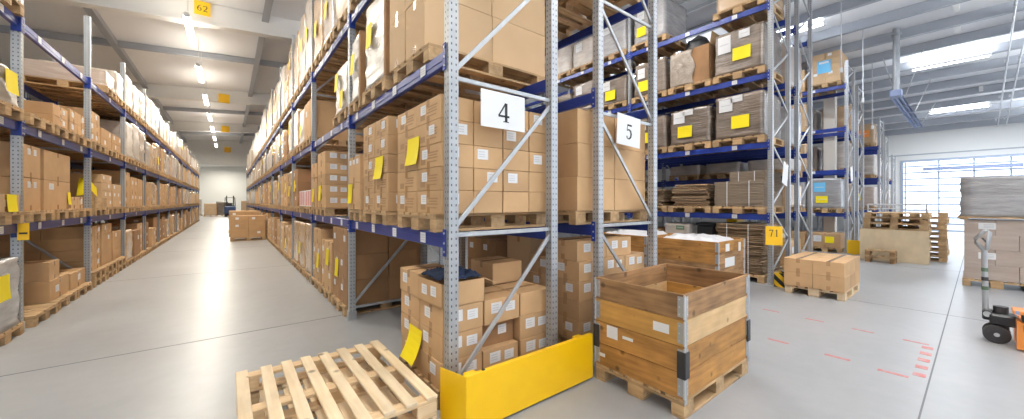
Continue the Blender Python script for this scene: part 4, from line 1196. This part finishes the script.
def sign(name, label, loc, w, h, text, hnum, wnum, m, rz=0, tilt=0, th=.004, mnum=INK, zoff=0):
    """plate facing local -y, with numerals; loc is the centre"""
    o = thing(name, label, 'sign', loc, rz)
    o.rotation_euler = (0, tilt, rz)
    b = MB(); b.cbox(-w/2, w/2, 0, th, -h/2, h/2, m, .0015); b.build('plate', o)
    n = len(text); adv = wnum*1.12; x0 = -adv*n/2+.06*wnum
    for i, ch in enumerate(text):
        b = MB()
        for pts, ww in STROKES[ch]:
            P = [(x0+i*adv+p[0]*wnum, zoff-hnum/2+p[1]*hnum) for p in pts]
            W = [q*wnum*1.25 for q in ww] if isinstance(ww, list) else ww*wnum*1.25
            b.strip(P, W, mnum, .002)
        b.build('numeral', o)
    return o
s4 = sign('aisle_sign', 'white sheet reading 4 hung on the end of the first rack', (1.775, 2.372, 2.345), .45, .295, '4', .155, .118, PAPER, 0, .0, zoff=-.012)
s5 = sign('aisle_sign', 'white sheet reading 5 hung on the end of the second rack', (3.525, 2.372, 2.395), .44, .34, '5', .165, .125, PAPER, 0, .05, zoff=-.01)
s71 = sign('location_sign', 'yellow plate reading 71 on the end upright of the brown-load rack', (8.06, 2.30, .965), .27, .355, '71', .13, .075, YEL, zoff=.05, rz=-math.radians(58))
sign('hanging_sign', 'yellow sign reading 62 hung from the nearest roof girder', (-.60, 13.66, 7.17), .36, .40, '62', .17, .12, YEL, th=.01)
for i, y in enumerate((24.0, 34.0)):
    sign('hanging_sign', f'plain-looking yellow sign on the {("second","third")[i]} roof girder over the long aisle', (-.2, y-.0, 6.98), .46, .46, '', .2, .14, YEL, th=.01)
sign('hanging_sign', 'yellow sign on the white partition at the far end of the long aisle', (-.1, YM-.05, 6.6), .5, .5, '', .2, .14, YEL, th=.01)
o = sign('location_sign', 'yellow plate with a dark mark on the first upright at the left edge', (-1.968, 7.12, 1.24), .09, .21, '', .1, .1, YEL, rz=.1)
b = MB(); b.box(-.032, .032, -.003, 0, -.03, -.01, INK); b.build('printed_mark', o)
# loose white sheets on the uprights by the 71 plate
for i, (x, y, z, t) in enumerate(((9.0, 2.375, 2.18, .25), (15.6, 2.375, 2.5, -.2))):
    o = thing('paper_sheet', ('white paper sheet hanging askew on the bracing above the 71 plate', 'white paper sheet hanging on the bracing beside the cream column')[i], 'paper', (x, y, z))
    o.rotation_euler = (0, t, 0)
    b = MB(); b.cbox(-.16, .16, -.004, 0, -.23, .23, PAPER, .001); b.build('sheet', o)
    b = MB(); b.cbox(-.02, .02, -.006, .004, .2, .26, TAPE, .001); b.build('tape', o)

# ------------------------------------------------------------------ yellow end barrier
def barrier():
    o = thing('end_barrier', 'long yellow steel barrier guarding the end of the rack with the 4 sign', 'barrier', (0, 0, 0))
    t, h0, h1 = .008, .02, .41
    P = [(1.195, 2.36), (1.265, 2.115), (2.585, 2.115)]
    b = MB()
    for (xa, ya), (xb, yb) in zip(P, P[1:]):
        d = Vector((xb-xa, yb-ya, 0)); L = d.length; d.normalize(); n = Vector((-d.y, d.x, 0))
        M = Matrix(((d.x, n.x, 0, xa), (d.y, n.y, 0, ya), (0, 0, 1, 0), (0, 0, 0, 1)))
        b.box(0, L, 0, t, h0, h1, YEL, M)
    b.build('plate', o)
    b = MB(); b.cbox(1.27, 2.585, 2.124, 2.155, h1-.028, h1, YEL, .003); b.build('top_flange', o)
    b = MB(); b.cbox(1.27, 2.585, 2.124, 2.155, h0, h0+.02, HOLE, .003); b.build('bottom_flange', o)
    for x in (1.36, 2.5):
        b = MB(); b.cbox(x-.045, x+.045, 2.16, 2.25, 0, h1-.03, YEL, .006); b.cbox(x-.08, x+.08, 2.16, 2.30, 0, .01, YEL, .002); b.build('foot_bracket', o)
    b = MB(); b.tube([(1.42, 2.14, h1), (1.42, 2.14, h1+.004)], .013, HOLE, 10); b.build('slot', o)
barrier()
# stripe guard by the 71 plate and yellow guard by the cream column rack
o = thing('post_guard', 'black and yellow striped post guard at the foot of the 71 upright', 'post guard', (8.29, 2.27, 0))
b = MB(); b.cbox(-.13, .13, -.09, -.075, .01, .26, HAZ, .003); b.build('front_plate', o)
for s_ in (-1, 1):
    b = MB(); b.cbox(s_*.122-.008, s_*.122+.008, -.073, .06, .01, .26, HAZ, .003); b.build('side_plate', o)
b = MB(); b.box(-.16, .16, -.1, .06, 0, .01, HAZ); b.build('base_plate', o)
o = thing('end_barrier', 'small yellow end guard at the foot of the rack beside the cream column', 'barrier', (15.35, 2.28, 0))
b = MB(); b.cbox(-.40, -.39, -.32, .10, .02, .44, YEL, .003); b.build('plate', o)
b = MB(); b.cbox(-.388, .42, -.32, -.31, .02, .44, YEL, .003); b.build('side_plate', o)
b = MB(); b.cbox(-.388, -.33, -.1, .0, 0, .38, YEL, .004); b.build('foot_bracket', o)

# ------------------------------------------------------------------ slatted pallets at the front
def slat_pallet(x0, x1, y0, y1, z, label):
    o = thing('slatted_pallet', label, 'pallet', ((x0+x1)/2, (y0+y1)/2, z), 0, 'fresh pine pallets by the upright')
    W, D = x1-x0, y1-y0; n = 8; bw = .076; st = (W-bw)/(n-1)
    rnd = random.Random(int(z*100))
    for i in range(n):
        x = -W/2+bw/2+i*st
        b = MB(); b.cbox(-bw/2, bw/2, -D/2, D/2, .122, .144, PINE, .004)
        q = b.build('deck_board', o, (x+rnd.uniform(-.006, .006), rnd.uniform(-.008, .008), 0)); q.rotation_euler = (0, 0, rnd.uniform(-.006, .006))
    for y in (-D/2+.05, 0, D/2-.05):
        b = MB(); b.cbox(-W/2, W/2, -.05, .05, .098, .1215, PINEX, .003); b.build('stringer_board', o, (0, y, 0))
        for x in (-W/2+.07, 0, W/2-.07):
            b = MB(); b.cbox(-.07, .07, -.05, .05, .0225, .0975, PINEX, .004); b.build('block', o, (x, y, 0))
        b = MB(); b.cbox(-W/2, W/2, -.05, .05, 0, .022, PINEX, .003); b.build('bottom_board', o, (0, y, 0))
slat_pallet(.045, 1.115, 2.25, 3.5, 0, 'lower fresh pine slatted pallet on the floor left of the yellow barrier')
slat_pallet(.045, 1.115, 2.25, 3.5, .1455, 'upper fresh pine slatted pallet lying on another left of the yellow barrier')

# ------------------------------------------------------------------ collar crates
def crate(x0, x1, y0, y1, label, plabel, rows, papers=(), clips=True, rz=0):
    cx, cy = (x0+x1)/2, (y0+y1)/2; W, D = x1-x0, y1-y0
    long_x = W > D
    pallet(cx, cy, 0, plabel, None, rz=0 if long_x else PI/2, tier=1, mats=(WOOD, WOODY), sx=max(W, D)/1.2, sy=min(W, D)/.8)
    o = thing('collar_crate', label, 'crate', (cx, cy, PH+.001))
    t, hh = .02, .1895
    for k, (ml, ms) in enumerate(rows):
        col = bpy.data.objects.new('collar', None); COL.objects.link(col); col.parent = o; col.location = (0, 0, k*.195)
        for s_ in (-1, 1):
            b = MB(); xx = s_*(W/2-t/2); b.cbox(xx-t/2, xx+t/2, -D/2+.002, D/2-.002, 0, hh, ml, .003); b.build('side_board', col)
            b = MB(); yy = s_*(D/2-t/2); b.cbox(-W/2+t, W/2-t, yy-t/2, yy+t/2, 0, hh, ms, .003); b.build('end_board', col)
        for sx in (-1, 1):
            for sy in (-1, 1):
                b = MB(); X, Y = sx*W/2, sy*D/2
                b.cbox(min(X-sx*.055, X+sx*.003), max(X-sx*.055, X+sx*.003), min(Y, Y+sy*.003), max(Y, Y+sy*.003), .02, .172, GALV, .001)
                b.cbox(min(X, X+sx*.003), max(X, X+sx*.003), min(Y-sy*.05, Y+sy*.003), max(Y-sy*.05, Y+sy*.003), .02, .172, GALV, .001)
                b.tube([(X+sx*.002, Y+sy*.002, .01), (X+sx*.002, Y+sy*.002, .185)], .009, STEEL, 8)
                for z in (.04, .095, .15):
                    b.tube([(X-sx*.04, Y+sy*.002, z), (X-sx*.04, Y+sy*.006, z)], .006, STEEL, 6)
                    b.tube([(X+sx*.002, Y-sy*.035, z), (X+sx*.006, Y-sy*.035, z)], .006, STEEL, 6)
                # tab reaching down over the collar below
                b.cbox(min(X-sx*.035, X+sx*.006), max(X-sx*.035, X+sx*.006), min(Y+sy*.003, Y+sy*.006), max(Y+sy*.003, Y+sy*.006), -.035 if k or True else 0, .05, GALV, .001)
                b.build('corner_hinge', col)
    if clips:
        for sx in (-1, 1):
            for sy in (-1, 1):
                X, Y = sx*W/2, sy*D/2; b = MB()
                b.cbox(min(X-sx*.055, X+sx*.014), max(X-sx*.055, X+sx*.014), min(Y+sy*.006, Y+sy*.016), max(Y+sy*.006, Y+sy*.016), .155, .355, BLACK, .004)
                b.cbox(min(X+sx*.006, X+sx*.016), max(X+sx*.006, X+sx*.016), min(Y-sy*.05, Y+sy*.014), max(Y-sy*.05, Y+sy*.014), .155, .355, BLACK, .004)
                b.build('corner_clip', o)
    for p in papers:
        b = MB(); y0_, y1_, z0, z1 = p; b.box(-W/2-.0035, -W/2-.001, y0_, y1_, z0, z1, PAPER); b.build('paper_label', o)
    return o
crate(2.62, 3.84, 1.30, 2.11, 'open wooden collar crate with steel corners beside the yellow barrier', 'worn pallet under the open collar crate beside the yellow barrier',
      [(CR3, CR3), (CR3, CR3), (CR2, CR2B), (CR1, CR1)],
      papers=[(.17, .28, .27, .375), (.02, .12, .30, .325), (-.29, -.16, .455, .525), (.30, .36, .08, .11)])
crate(6.48, 7.62, 2.64, 3.84, 'wooden collar crate heaped with white sheeting in the aisle by the 5 sign rack', 'worn pallet under the crate heaped with white sheeting',
      [(CR3, CR1), (CR1, CR1), (CR3, CR1), (CR3, CR3)], clips=False)
crate(6.50, 7.64, 3.98, 5.18, 'second sheeted collar crate standing behind the first one, half hidden', 'worn pallet under the half hidden sheeted crate',
      [(CR3, CR1), (CR1, CR1), (CR3, CR1), (CR3, CR3)], clips=False)
def sheeting(x0, x1, y0, y1, z, seed, label, hi):
    bm = bmesh.new(); bmesh.ops.create_grid(bm, x_segments=34, y_segments=34, size=.5)
    for v in bm.verts:
        px, py = v.co.x+.5, v.co.y+.5
        x, y = x0+.05+(x1-x0-.1)*px, y0+.05+(y1-y0-.1)*py
        n = noise.noise(Vector((px*3, py*3, seed)))*.07 + noise.noise(Vector((px*9, py*9, seed)))*.05
        ed = 1-max(abs(v.co.x), abs(v.co.y))*2
        v.co = Vector((x, y, z + min(1, ed*4)*(hi*math.exp(-((px-.35)**2+(py-.45)**2)*9) + n*.8) - (1-min(1, ed*6))*.06))
    me = bpy.data.meshes.new('sheeting'); bm.to_mesh(me); bm.free(); me.materials.append(PLASTIC); me.polygons.foreach_set('use_smooth', [True]*len(me.polygons))
    o = link('plastic_sheeting', me, None, (0, 0, 0), 0, label, 'plastic sheeting')
    o.modifiers.new('thick', 'SOLIDIFY').thickness = .003
sheeting(6.52, 7.58, 2.68, 3.80, .93, 3, 'crumpled white plastic sheeting peaking over the crate in the aisle', .07)
sheeting(6.54, 7.60, 4.02, 5.14, .95, 8, 'crumpled white plastic sheeting on the half hidden second crate', .05)
# papers on the right side of the sheeted crate
for o in [q for q in COL.objects if q.name == 'collar_crate.001']:
    for xx, zz, w_, h_ in ((-.2, .66, .16, .13), (.33, .64, .1, .16), (-.1, .40, .4, .16)):
        b = MB(); b.box(xx-w_/2, xx+w_/2, -.6035, -.601, zz-h_/2, zz+h_/2, PAPER); b.build('paper_label', o)

# ------------------------------------------------------------------ pallet of cartons on the floor to the right
pallet(8.38, 1.66, 0, 'wooden pallet with two layers of plain cartons on the open floor', None, tier=1, mats=(PINEX, PINE))
for k in range(2):
    for i in range(3):
        for j in range(2):
            sx = ('left', 'middle', 'right')[i]
            carton((7.745+.21+i*.43, 1.26+.2+j*.402, .146+k*.237), (.426, .398, .235), f'plain carton, {("lower","upper")[k]} layer, {("front","rear")[1-j] if False else ("near","far")[j]} row, {("first","second","third")[i]} across, open floor pallet',
                   'cartons on the open floor pallet', CARD, tape='x', keep=True)
# ------------------------------------------------------------------ plywood and pallets by the door
o = thing('plywood_sheet', 'upright plywood sheet leaning on the pallet piles near the door', 'plywood', (13.93, 1.31, 0))
o.rotation_euler = (0, .02, 0)
b = MB(); b.cbox(-.009, .009, -.64, .64, .002, .87, PLY, .002); b.build('sheet', o)
b = MB(); b.cbox(-.0105, -.009, -.64, .64, .855, .87, WOODY, .0005); b.build('frayed_edge', o)
for k in range(2):
    o = thing('half_pallet', f'{("lower","upper")[k]} of two small pallets standing before the plywood sheet', 'pallet', (13.62, 1.5, k*.2+.0), 0, 'small pallets before the plywood')
    b = MB()
    for y in (-.2, 0, .2): b.cbox(-.2, .2, y-.06, y+.06, .145, .165, WOOD, .002)
    b.build('deck', o)
    for y in (-.23, .23):
        b = MB(); b.cbox(-.2, .2, y-.05, y+.05, .02, .1445, CR1, .003); b.cbox(-.2, .2, y-.05, y+.05, 0, .0195, WOODY, .002); b.build('runner', o)
    b = MB(); b.cbox(-.2, -.13, -.28, .28, .1365, .155, WOODY, .002) if False else b.cbox(-.205, -.2005, -.28, .28, .125, .165, WOODY, .001); b.build('front_board', o)
    if k == 1: o.location.z = .167
for c, (x, y0, n, sy) in enumerate(((14.42, 1.28, 9, 1.0), (15.30, 1.02, 9, 1.0))):
    for k in range(n):
        pallet(x+random.uniform(-.03, .03), y0+random.uniform(-.02, .02), k*.1455, f'pallet {("bottom","second","third","fourth","fifth","sixth","seventh","eighth","top")[k]} of the {("nearer","farther")[c]} pile behind the plywood sheet',
               'pallets piled behind the plywood', tier=2 if k > 4 else 3, rz=PI/2+random.uniform(-.03, .03))
def tube_frame():
    o = thing('tube_frame', 'light steel tube frame lying on the pallet piles near the door', 'frame', (14.5, 1.28, 1.3105))
    for y in (-.55, .55):
        b = MB(); b.tube([(-.25, y, .02), (-.25, y, .22)], .018, STEEL, 8); b.build('upright', o)
        b = MB(); b.tube([(-.25, y, .02), (.3, y, .02)], .018, STEEL, 8); b.build('foot', o)
    b = MB(); b.tube([(-.25, -.55, .22), (-.25, .55, .22)], .018, STEEL, 8); b.build('top_rail', o)
    b = MB(); b.tube([(-.25, -.55, .1), (-.25, .55, .1)], .012, STEEL, 8); b.build('middle_rail', o)
tube_frame()

# ------------------------------------------------------------------ tall double load on the right
GR = 'cartons of the tall load at the right edge'
pallet(11.72, -.28, 0, 'pallet under the tall double load at the right edge, door side', None, tier=1, rz=0)
pallet(11.72, -1.10, 0, 'pallet under the tall double load at the right edge, outer side', None, tier=1, rz=0)
for k in range(4):
    off = .0 if k % 2 else .0
    ws = (.36, .58, .62) if k % 2 else (.62, .58, .36)
    y = .10
    for j, wv in enumerate(ws):
        carton((11.14+.29, y-wv/2, .146+k*.279), (.58, wv-.004, .277), f'{("bottom","second","third","top")[k]} row carton, {ORD[j]} from the door side, lower half of tall right edge load', GR, FILMR,
               [('-x', -.5, .6, .2, .12)] if (j+k) % 2 else [], tape=None, keep=True)
        y -= wv
    carton((12.02, -.68, .146+k*.279), (.56, 1.5, .277), f'{("bottom","second","third","top")[k]} hidden rear carton, lower half of tall right edge load', GR, FILMR)
o = thing('slip_board', 'pale board between the two halves of the tall load at the right edge', 'board', (11.70, -.70, 1.2635))
b = MB(); b.cbox(-.64, .64, -.88, .88, .03, .06, WOODY, .004); b.build('top_sheet', o)
for yy in (-.8, 0, .8):
    b = MB(); b.cbox(-.62, .62, yy-.05, yy+.05, 0, .0295, WOOD, .003); b.build('batten', o)
wrapped(11.70, -.70, 1.3245, (1.22, 1.72, .76), FILMG, 'grey film-wrapped upper half of the tall load at the right edge', 'tall load at the right edge', papers=[])
wrapped(11.70, -2.5, 0.0, (1.2, 1.5, 2.05), FILMR, 'rosy wrapped pallet load standing beyond the tall load at the right edge', 'tall load at the right edge')

# ------------------------------------------------------------------ hand pallet truck
def truck():
    o = thing('pallet_truck', 'orange hand pallet truck with grey tiller at the right edge', 'pallet truck', (6.93, -.17, 0))
    # steering wheels (axle along x), pump, tiller; forks run to -y
    for s_ in (-1, 1):
        wl = bpy.data.objects.new('steering_wheel', None); COL.objects.link(wl); wl.parent = o
        b = MB(); x0 = s_*.075
        b.tube([(x0-.03, 0, .1), (x0-.026, 0, .1), (x0+.026, 0, .1), (x0+.03, 0, .1)], [.092, .10, .10, .092], RUBBER, 28); b.build('tyre', wl)
        b = MB(); b.tube([(x0-.034, 0, .1), (x0+.034, 0, .1)], .062, BLACK, 24); b.build('rim', wl)
        b = MB(); b.tube([(x0-.038, 0, .1), (x0+.038, 0, .1)], .022, STEEL, 12); b.build('hub', wl)
    b = MB(); b.tube([(-.13, 0, .1), (.13, 0, .1)], .014, STEEL, 10); b.build('axle', o)
    b = MB(); b.cbox(-.11, .11, -.145, .05, .206, .33, BLACK, .02); b.tube([(0, -.03, .32), (0, -.03, .41)], .055, BLACK, 16); b.cbox(-.05, .05, .02, .10, .24, .36, BLACK, .012)
    b.tube([(0, -.05, .14), (0, -.05, .25)], .04, BLACK, 14); b.build('pump_housing', o)
    b = MB(); b.tube([(-.075, .065, .31), (.075, .065, .31)], .03, STEEL, 14); b.build('pivot', o)
    # tiller
    a = Vector((0, .075, .33)); c = Vector((0, .085, 1.04))
    t = bpy.data.objects.new('tiller', None); COL.objects.link(t); t.parent = o
    b = MB(); b.tube([a, c], .024, GALV, 12); b.build('shaft', t)
    for f, m in ((.35, GREENT), (.50, BLACK), (.65, GREENT)):
        p, q = a.lerp(c, f), a.lerp(c, f+.06); b = MB(); b.tube([p, q], .0265, m, 12); b.build('band', t)
    b = MB(); lp = [(0, .085, 1.03), (0, .145, 1.13), (0, .15, 1.16), (0, .085, 1.26), (0, .06, 1.275), (0, .045, 1.25), (0, .065, 1.06), (0, .085, 1.03)]
    b.tube(lp, .018, GALV, 10); b.build('loop_handle', t, smooth=True)
    b = MB(); b.tube([(0, .062, 1.12), (0, .1, 1.18)], .008, BLACK, 8); b.build('release_lever', t)
    # fork frame
    b = MB()
    b.cbox(-.27, .27, -.24, -.15, .20, .30, ORANGE, .012)
    b.build('cross_head', o)
    b = MB(); b.cbox(-.24, .0, -.36, -.10, .385, .425, ORANGE, .006); b.cbox(-.2, -.04, -.30, -.16, .301, .384, BLACK, .006); b.build('top_plate', o)
    for i in range(4):
        b = MB(); b.cbox(-.242, -.2405, -.34+.065*i, -.31+.065*i, .386, .424, HEAT, .0005); b.build('blue_stripe', o)
    for s_ in (-1, 1):
        f = bpy.data.objects.new('fork', None); COL.objects.link(f); f.parent = o
        x0 = s_*.19
        b = MB(); b.cbox(x0-.08, x0+.08, -1.45, -.30, .12, .185, ORANGE, .01); b.build('blade', f)
        b = MB()
        A = [Vector(p) for p in ((x0-.08, -.24, .02), (x0-.08, -.125, .02), (x0-.08, -.125, .32), (x0-.08, -.40, .185), (x0-.08, -.42, .12))]
        B = [p + Vector((.16, 0, 0)) for p in A]
        b.face(A, ORANGE); b.face(B, ORANGE)
        for i in range(5): b.face([A[i], A[(i+1) % 5], B[(i+1) % 5], B[i]], ORANGE)
        b.build('fork_heel', f)
        b = MB(); b.tube([(x0-.05, -1.3, .042), (x0+.05, -1.3, .042)], .04, RUBBER, 14); b.build('load_roller', f)
truck()

# ------------------------------------------------------------------ aisle goods and far end
for i, (x, y, hh) in enumerate(((.64, 18.9, .88), (.60, 21.3, 1.02), (.58, 23.6, 1.0))):
    pallet(x, y, 0, f'wooden pallet standing in the long aisle, {ORD[i]} from the camera', 'pallets in the aisle', tier=2)
    stack(x-.58, y-.39, e, -1, (.57, .385, hh/3), (2, 2, 3), f'{ORD[i]} load standing in the aisle', 'cartons standing in the aisle', lab='both', labp=.4)
for i, (x, y, hh) in enumerate(((-1.6, 52, 1.3), (-.6, 53, 1.5), (1.6, 50, 1.6), (2.4, 55, 1.2), (-3.0, 55, 1.8))):
    pallet(x, y, 0, f'wooden pallet beyond the partition, {ORD[i]} of five', 'pallets beyond the partition', tier=3)
    wrapped(x, y, e, (1.1, .8, hh), (FILMC, FILMB, FILMC, FILMG, FILMW)[i], f'{("tan","brown","light tan","grey","white")[i]} wrapped load far beyond the partition', 'loads beyond the partition')
def forklift(x, y):
    o = thing('forklift', 'blue forklift seen far down the long aisle', 'forklift', (x, y, 0))
    M_ = mat('forklift_blue', (.03, .06, .16), .4)
    b = MB(); b.cbox(-.5, .5, -.8, .6, .25, .95, M_, .08); b.cbox(-.5, .5, -1.0, -.5, .3, 1.15, M_, .1); b.build('body', o)
    for sx in (-1, 1):
        for yy in (-.7, .5):
            b = MB(); b.tube([(sx*.38-.1, yy, .26), (sx*.38+.1, yy, .26)], .26, RUBBER, 18); b.build('wheel', o)
        b = MB(); b.tube([(sx*.45, -.7, 1.1), (sx*.42, -.3, 2.05)], .035, BLACK, 8); b.tube([(sx*.45, .45, .9), (sx*.42, .3, 2.05)], .035, BLACK, 8); b.build('cab_pillar', o)
        b = MB(); b.cbox(sx*.3-.05, sx*.3+.05, .72, .84, .1, 2.3, BLACK, .01); b.build('mast_rail', o)
        b = MB(); b.cbox(sx*.25-.05, sx*.25+.05, .88, 1.9, .1, .15, BLACK, .01); b.build('fork', o)
    b = MB(); b.cbox(-.45, .45, -.4, .4, 2.05, 2.1, BLACK, .02); b.build('roof_guard', o)
    b = MB(); b.cbox(-.22, .22, -.35, .1, .96, 1.08, BLACK, .03); b.cbox(-.22, .22, -.42, -.34, 1.05, 1.5, BLACK, .03); b.build('seat', o)
    b = MB(); b.cbox(-.45, .45, .86, .88, .15, 1.2, BLACK, .005); b.build('carriage', o)
forklift(.1, 50.5)

# ------------------------------------------------------------------ ceiling fittings
def area(name, loc, sx, sy, power, col, rot=(0, 0, 0)):
    l = bpy.data.lights.new(name, 'AREA'); l.shape = 'RECTANGLE'; l.size = sx; l.size_y = sy; l.energy = power; l.color = col
    o = bpy.data.objects.new(name, l); COL.objects.link(o); o.location = loc; o.rotation_euler = rot
    return o
WARM = (1.0, .93, .80); COOL = (.90, .95, 1.0); MIDC = (1.0, .97, .92)
def lamp(x, y, z, L, label, group, tube=TUBE, hang=None, along_y=True, wide=.025):
    o = thing('ceiling_lamp', label, 'lamp', (x, y, z), 0 if along_y else PI/2, group)
    b = MB(); b.cbox(-.06, .06, -L/2, L/2, .03, .10, LAMPH, .01); b.build('housing', o)
    if wide > .05:
        b = MB(); b.cbox(-wide, wide, -L/2+.02, L/2-.02, -.02, .029, tube, .012); b.build('diffuser', o)
    else:
        for s_ in (-.025, .025):
            b = MB(); b.tube([(s_, -L/2+.04, .012), (s_, L/2-.04, .012)], .014, tube, 10); b.build('tube', o)
    for s_ in (-1, 1):
        b = MB(); b.cbox(-.06, .06, s_*L/2-.015, s_*L/2+.015, -.01, .1, LAMPH, .005); b.build('end_cap', o)
    if hang:
        for s_ in (-L*.35, L*.35):
            b = MB(); b.tube([(0, s_, .1), (0, s_, hang)], .006, STEEL, 6); b.build('hanger', o)
LP = 130; LU = 13
for i in range(11):  # first three lamps are out of view, added to brighten the near roof
    y = -3.65+4.25*i
    zl = 6.3
    lamp(-.84, y, zl, 2.15, f'hanging lamp over the long aisle, {ORD[i]} from the camera', 'tube lamps over the long aisle', hang=roof_z(-.84)-6.3-.02, wide=.075)
    area('aisle_light', (-.84, y, zl-.04), .14, 2.1, LP if i > 2 else 35, WARM); area('aisle_roof_fill', (-.84, y, zl+.16), .3, 2.1, LU if i > 2 else 75, WARM, (PI, 0, 0))  # upward light added above each housing to brighten the roof
for i in range(5):
    area('far_hall_light', (-.5, 48+6*i, 6.9), .4, 2.4, 300, WARM)
# open cross aisle and right hall
HALL = (((12.9, 3.3), 'above the open floor before the cream column'), ((18.0, .45), 'between the cream column and the door'), ((23.8, .35), 'nearest the bright door'),
        ((6.2, 4.9), 'added unseen over the sheeted crates'), ((6.2, 9.5), 'added unseen deep in the aisle of the sheeted crates'), ((12.9, 7.5), 'added unseen deep in the aisle by the cream column'), ((6.2, -.9), 'added unseen over the open crate'),
        ((12.9, -2.6), 'added unseen over the tall right edge load'), ((18.0, -3.2), 'added unseen beyond the tall right edge load'), ((23.8, -3.2), 'added unseen closest to the door, far from the racks'), ((9.5, -3.4), 'added unseen right of the camera spot'), ((2.6, -2.6), 'added unseen behind the camera spot'))
for i, ((x, y), nm) in enumerate(HALL):
    vis = i in (0, 1, 2)  # all other lamps are unseen, added to brighten roof and floor
    drop = .42 if vis else .95
    z = roof_z(x)-drop
    lamp(x, y, z, 1.6, 'tube lamp under the sloping roof '+nm, 'tube lamps of the right hall', TUBEC, hang=drop-.1)
    c = COOL if x > 8 else MIDC
    area('hall_light', (x, y, z-.03), .12, 1.5, 190 if x > 23 else 60, c); area('hall_roof_fill', (x, y, z+.14), .3, 1.5, 26 if vis else 330, c, (PI, 0, 0))  # upward areas over the tubes are added fill for the roof
# radiant heater with flue
def heater():
    x0, x1, y, z = 15.3, 22.6, 1.36, 4.66
    o = thing('radiant_heater', 'long blue-grey radiant tube heater hung below the roof near the door', 'heater', (x0, y, z))
    L = x1-x0; b = MB()
    b.face([(0, -.13, 0), (L, -.13, 0), (L, -.08, .12), (0, -.08, .12)], HEAT); b.face([(0, .13, 0), (L, .13, 0), (L, .08, .12), (0, .08, .12)], HEAT); b.face([(0, -.08, .12), (L, -.08, .12), (L, .08, .12), (0, .08, .12)], HEAT)
    q = b.build('reflector', o); q.modifiers.new('thick', 'SOLIDIFY').thickness = .004
    for yy in (-.055, .055):
        b = MB(); b.tube([(.05, yy, .06), (L-.05, yy, .06)], .03, HEAT, 12); b.build('radiant_tube', o)
    for i in range(6):
        b = MB(); xx = .1+i*(L-.2)/5; b.cbox(xx-.02, xx+.02, -.14, .14, -.02, .005, GATE, .003); b.build('cross_strap', o)
    b = MB(); b.cbox(-.28, -.02, -.12, .12, -.02, .16, HEAT, .01); b.build('burner_box', o)
    b = MB(); b.tube([(-.1, 0, .16), (-.1, 0, roof_z(x0)-z-.05)], .075, GALV, 18); b.tube([(-.1, 0, roof_z(x0)-z-.25), (-.1, 0, roof_z(x0)-z-.2)], .11, GALV, 18); b.build('flue', o)
    for xx in (1.0, 4.0, 7.0):
        for yy in (-.2, .2):
            b = MB(); b.tube([(xx, yy*.5, .2), (xx+.5, yy*2.2, roof_z(x0+xx)-z-.28)], .012, STEEL, 6); b.build('hanger', o)
heater()
for i, y in enumerate((-.62, -.85)):
    o = thing('ceiling_pipe', f'{("nearer to racks","farther from racks")[i]} of two thin pipes under the sloping roof', 'pipe', (0, 0, 0))
    b = MB(); b.tube([(9.5, y, roof_z(9.5)-.32), (XR-.1, y-.1, roof_z(XR-.1)-.32)], .022, STEEL, 8); b.build('pipe', o)
    for x in (11, 15, 19, 23, 26.5):
        q = MB(); q.cbox(x-.02, x+.02, y-.04, y+.01, roof_z(x)-.36, roof_z(x)-.27, STEEL, .003); q.build('pipe_clip', o)
# a thin wire drop near the cream column and the cables over the left rack
for i, (x, y) in enumerate(((12.2, 2.05), (14.4, 1.95), (17.2, 2.1))):
    o = thing('hanging_wire', f'thin wire hanging from the roof, {ORD[i]} from the 71 plate towards the door', 'wire', (x, y, 0))
    b = MB(); b.tube([(0, 0, roof_z(x)-.05), (0, 0, (5.0, 4.6, 4.2)[i])], .012, STEEL, 6); b.build('wire', o)
    b = MB(); b.tube([(0, 0, (5.0, 4.6, 4.2)[i]), (0, 0, (5.0, 4.6, 4.2)[i]-.12)], .03, LAMPH, 8); b.build('end_fitting', o)

flush_cartons(292)

# ------------------------------------------------------------------ world and daylight
w_ = bpy.data.worlds.new('sky'); SC.world = w_; w_.use_nodes = True
wn, wl = w_.node_tree.nodes, w_.node_tree.links
bg = wn['Background']; bg.inputs[0].default_value = (.80, .89, 1.0, 1)
tc = wn.new('ShaderNodeTexCoord'); sp = wn.new('ShaderNodeSeparateXYZ'); wl.new(tc.outputs['Generated'], sp.inputs[0])
mr = wn.new('ShaderNodeMapRange'); mr.interpolation_type = 'SMOOTHSTEP'
mr.inputs[1].default_value = .45; mr.inputs[2].default_value = 1.0; mr.inputs[3].default_value = 1.0; mr.inputs[4].default_value = 3.0   # brighter towards the sun side
wl.new(sp.outputs[0], mr.inputs[0]); wl.new(mr.outputs[0], bg.inputs[1])
SC.view_settings.exposure = 0.38
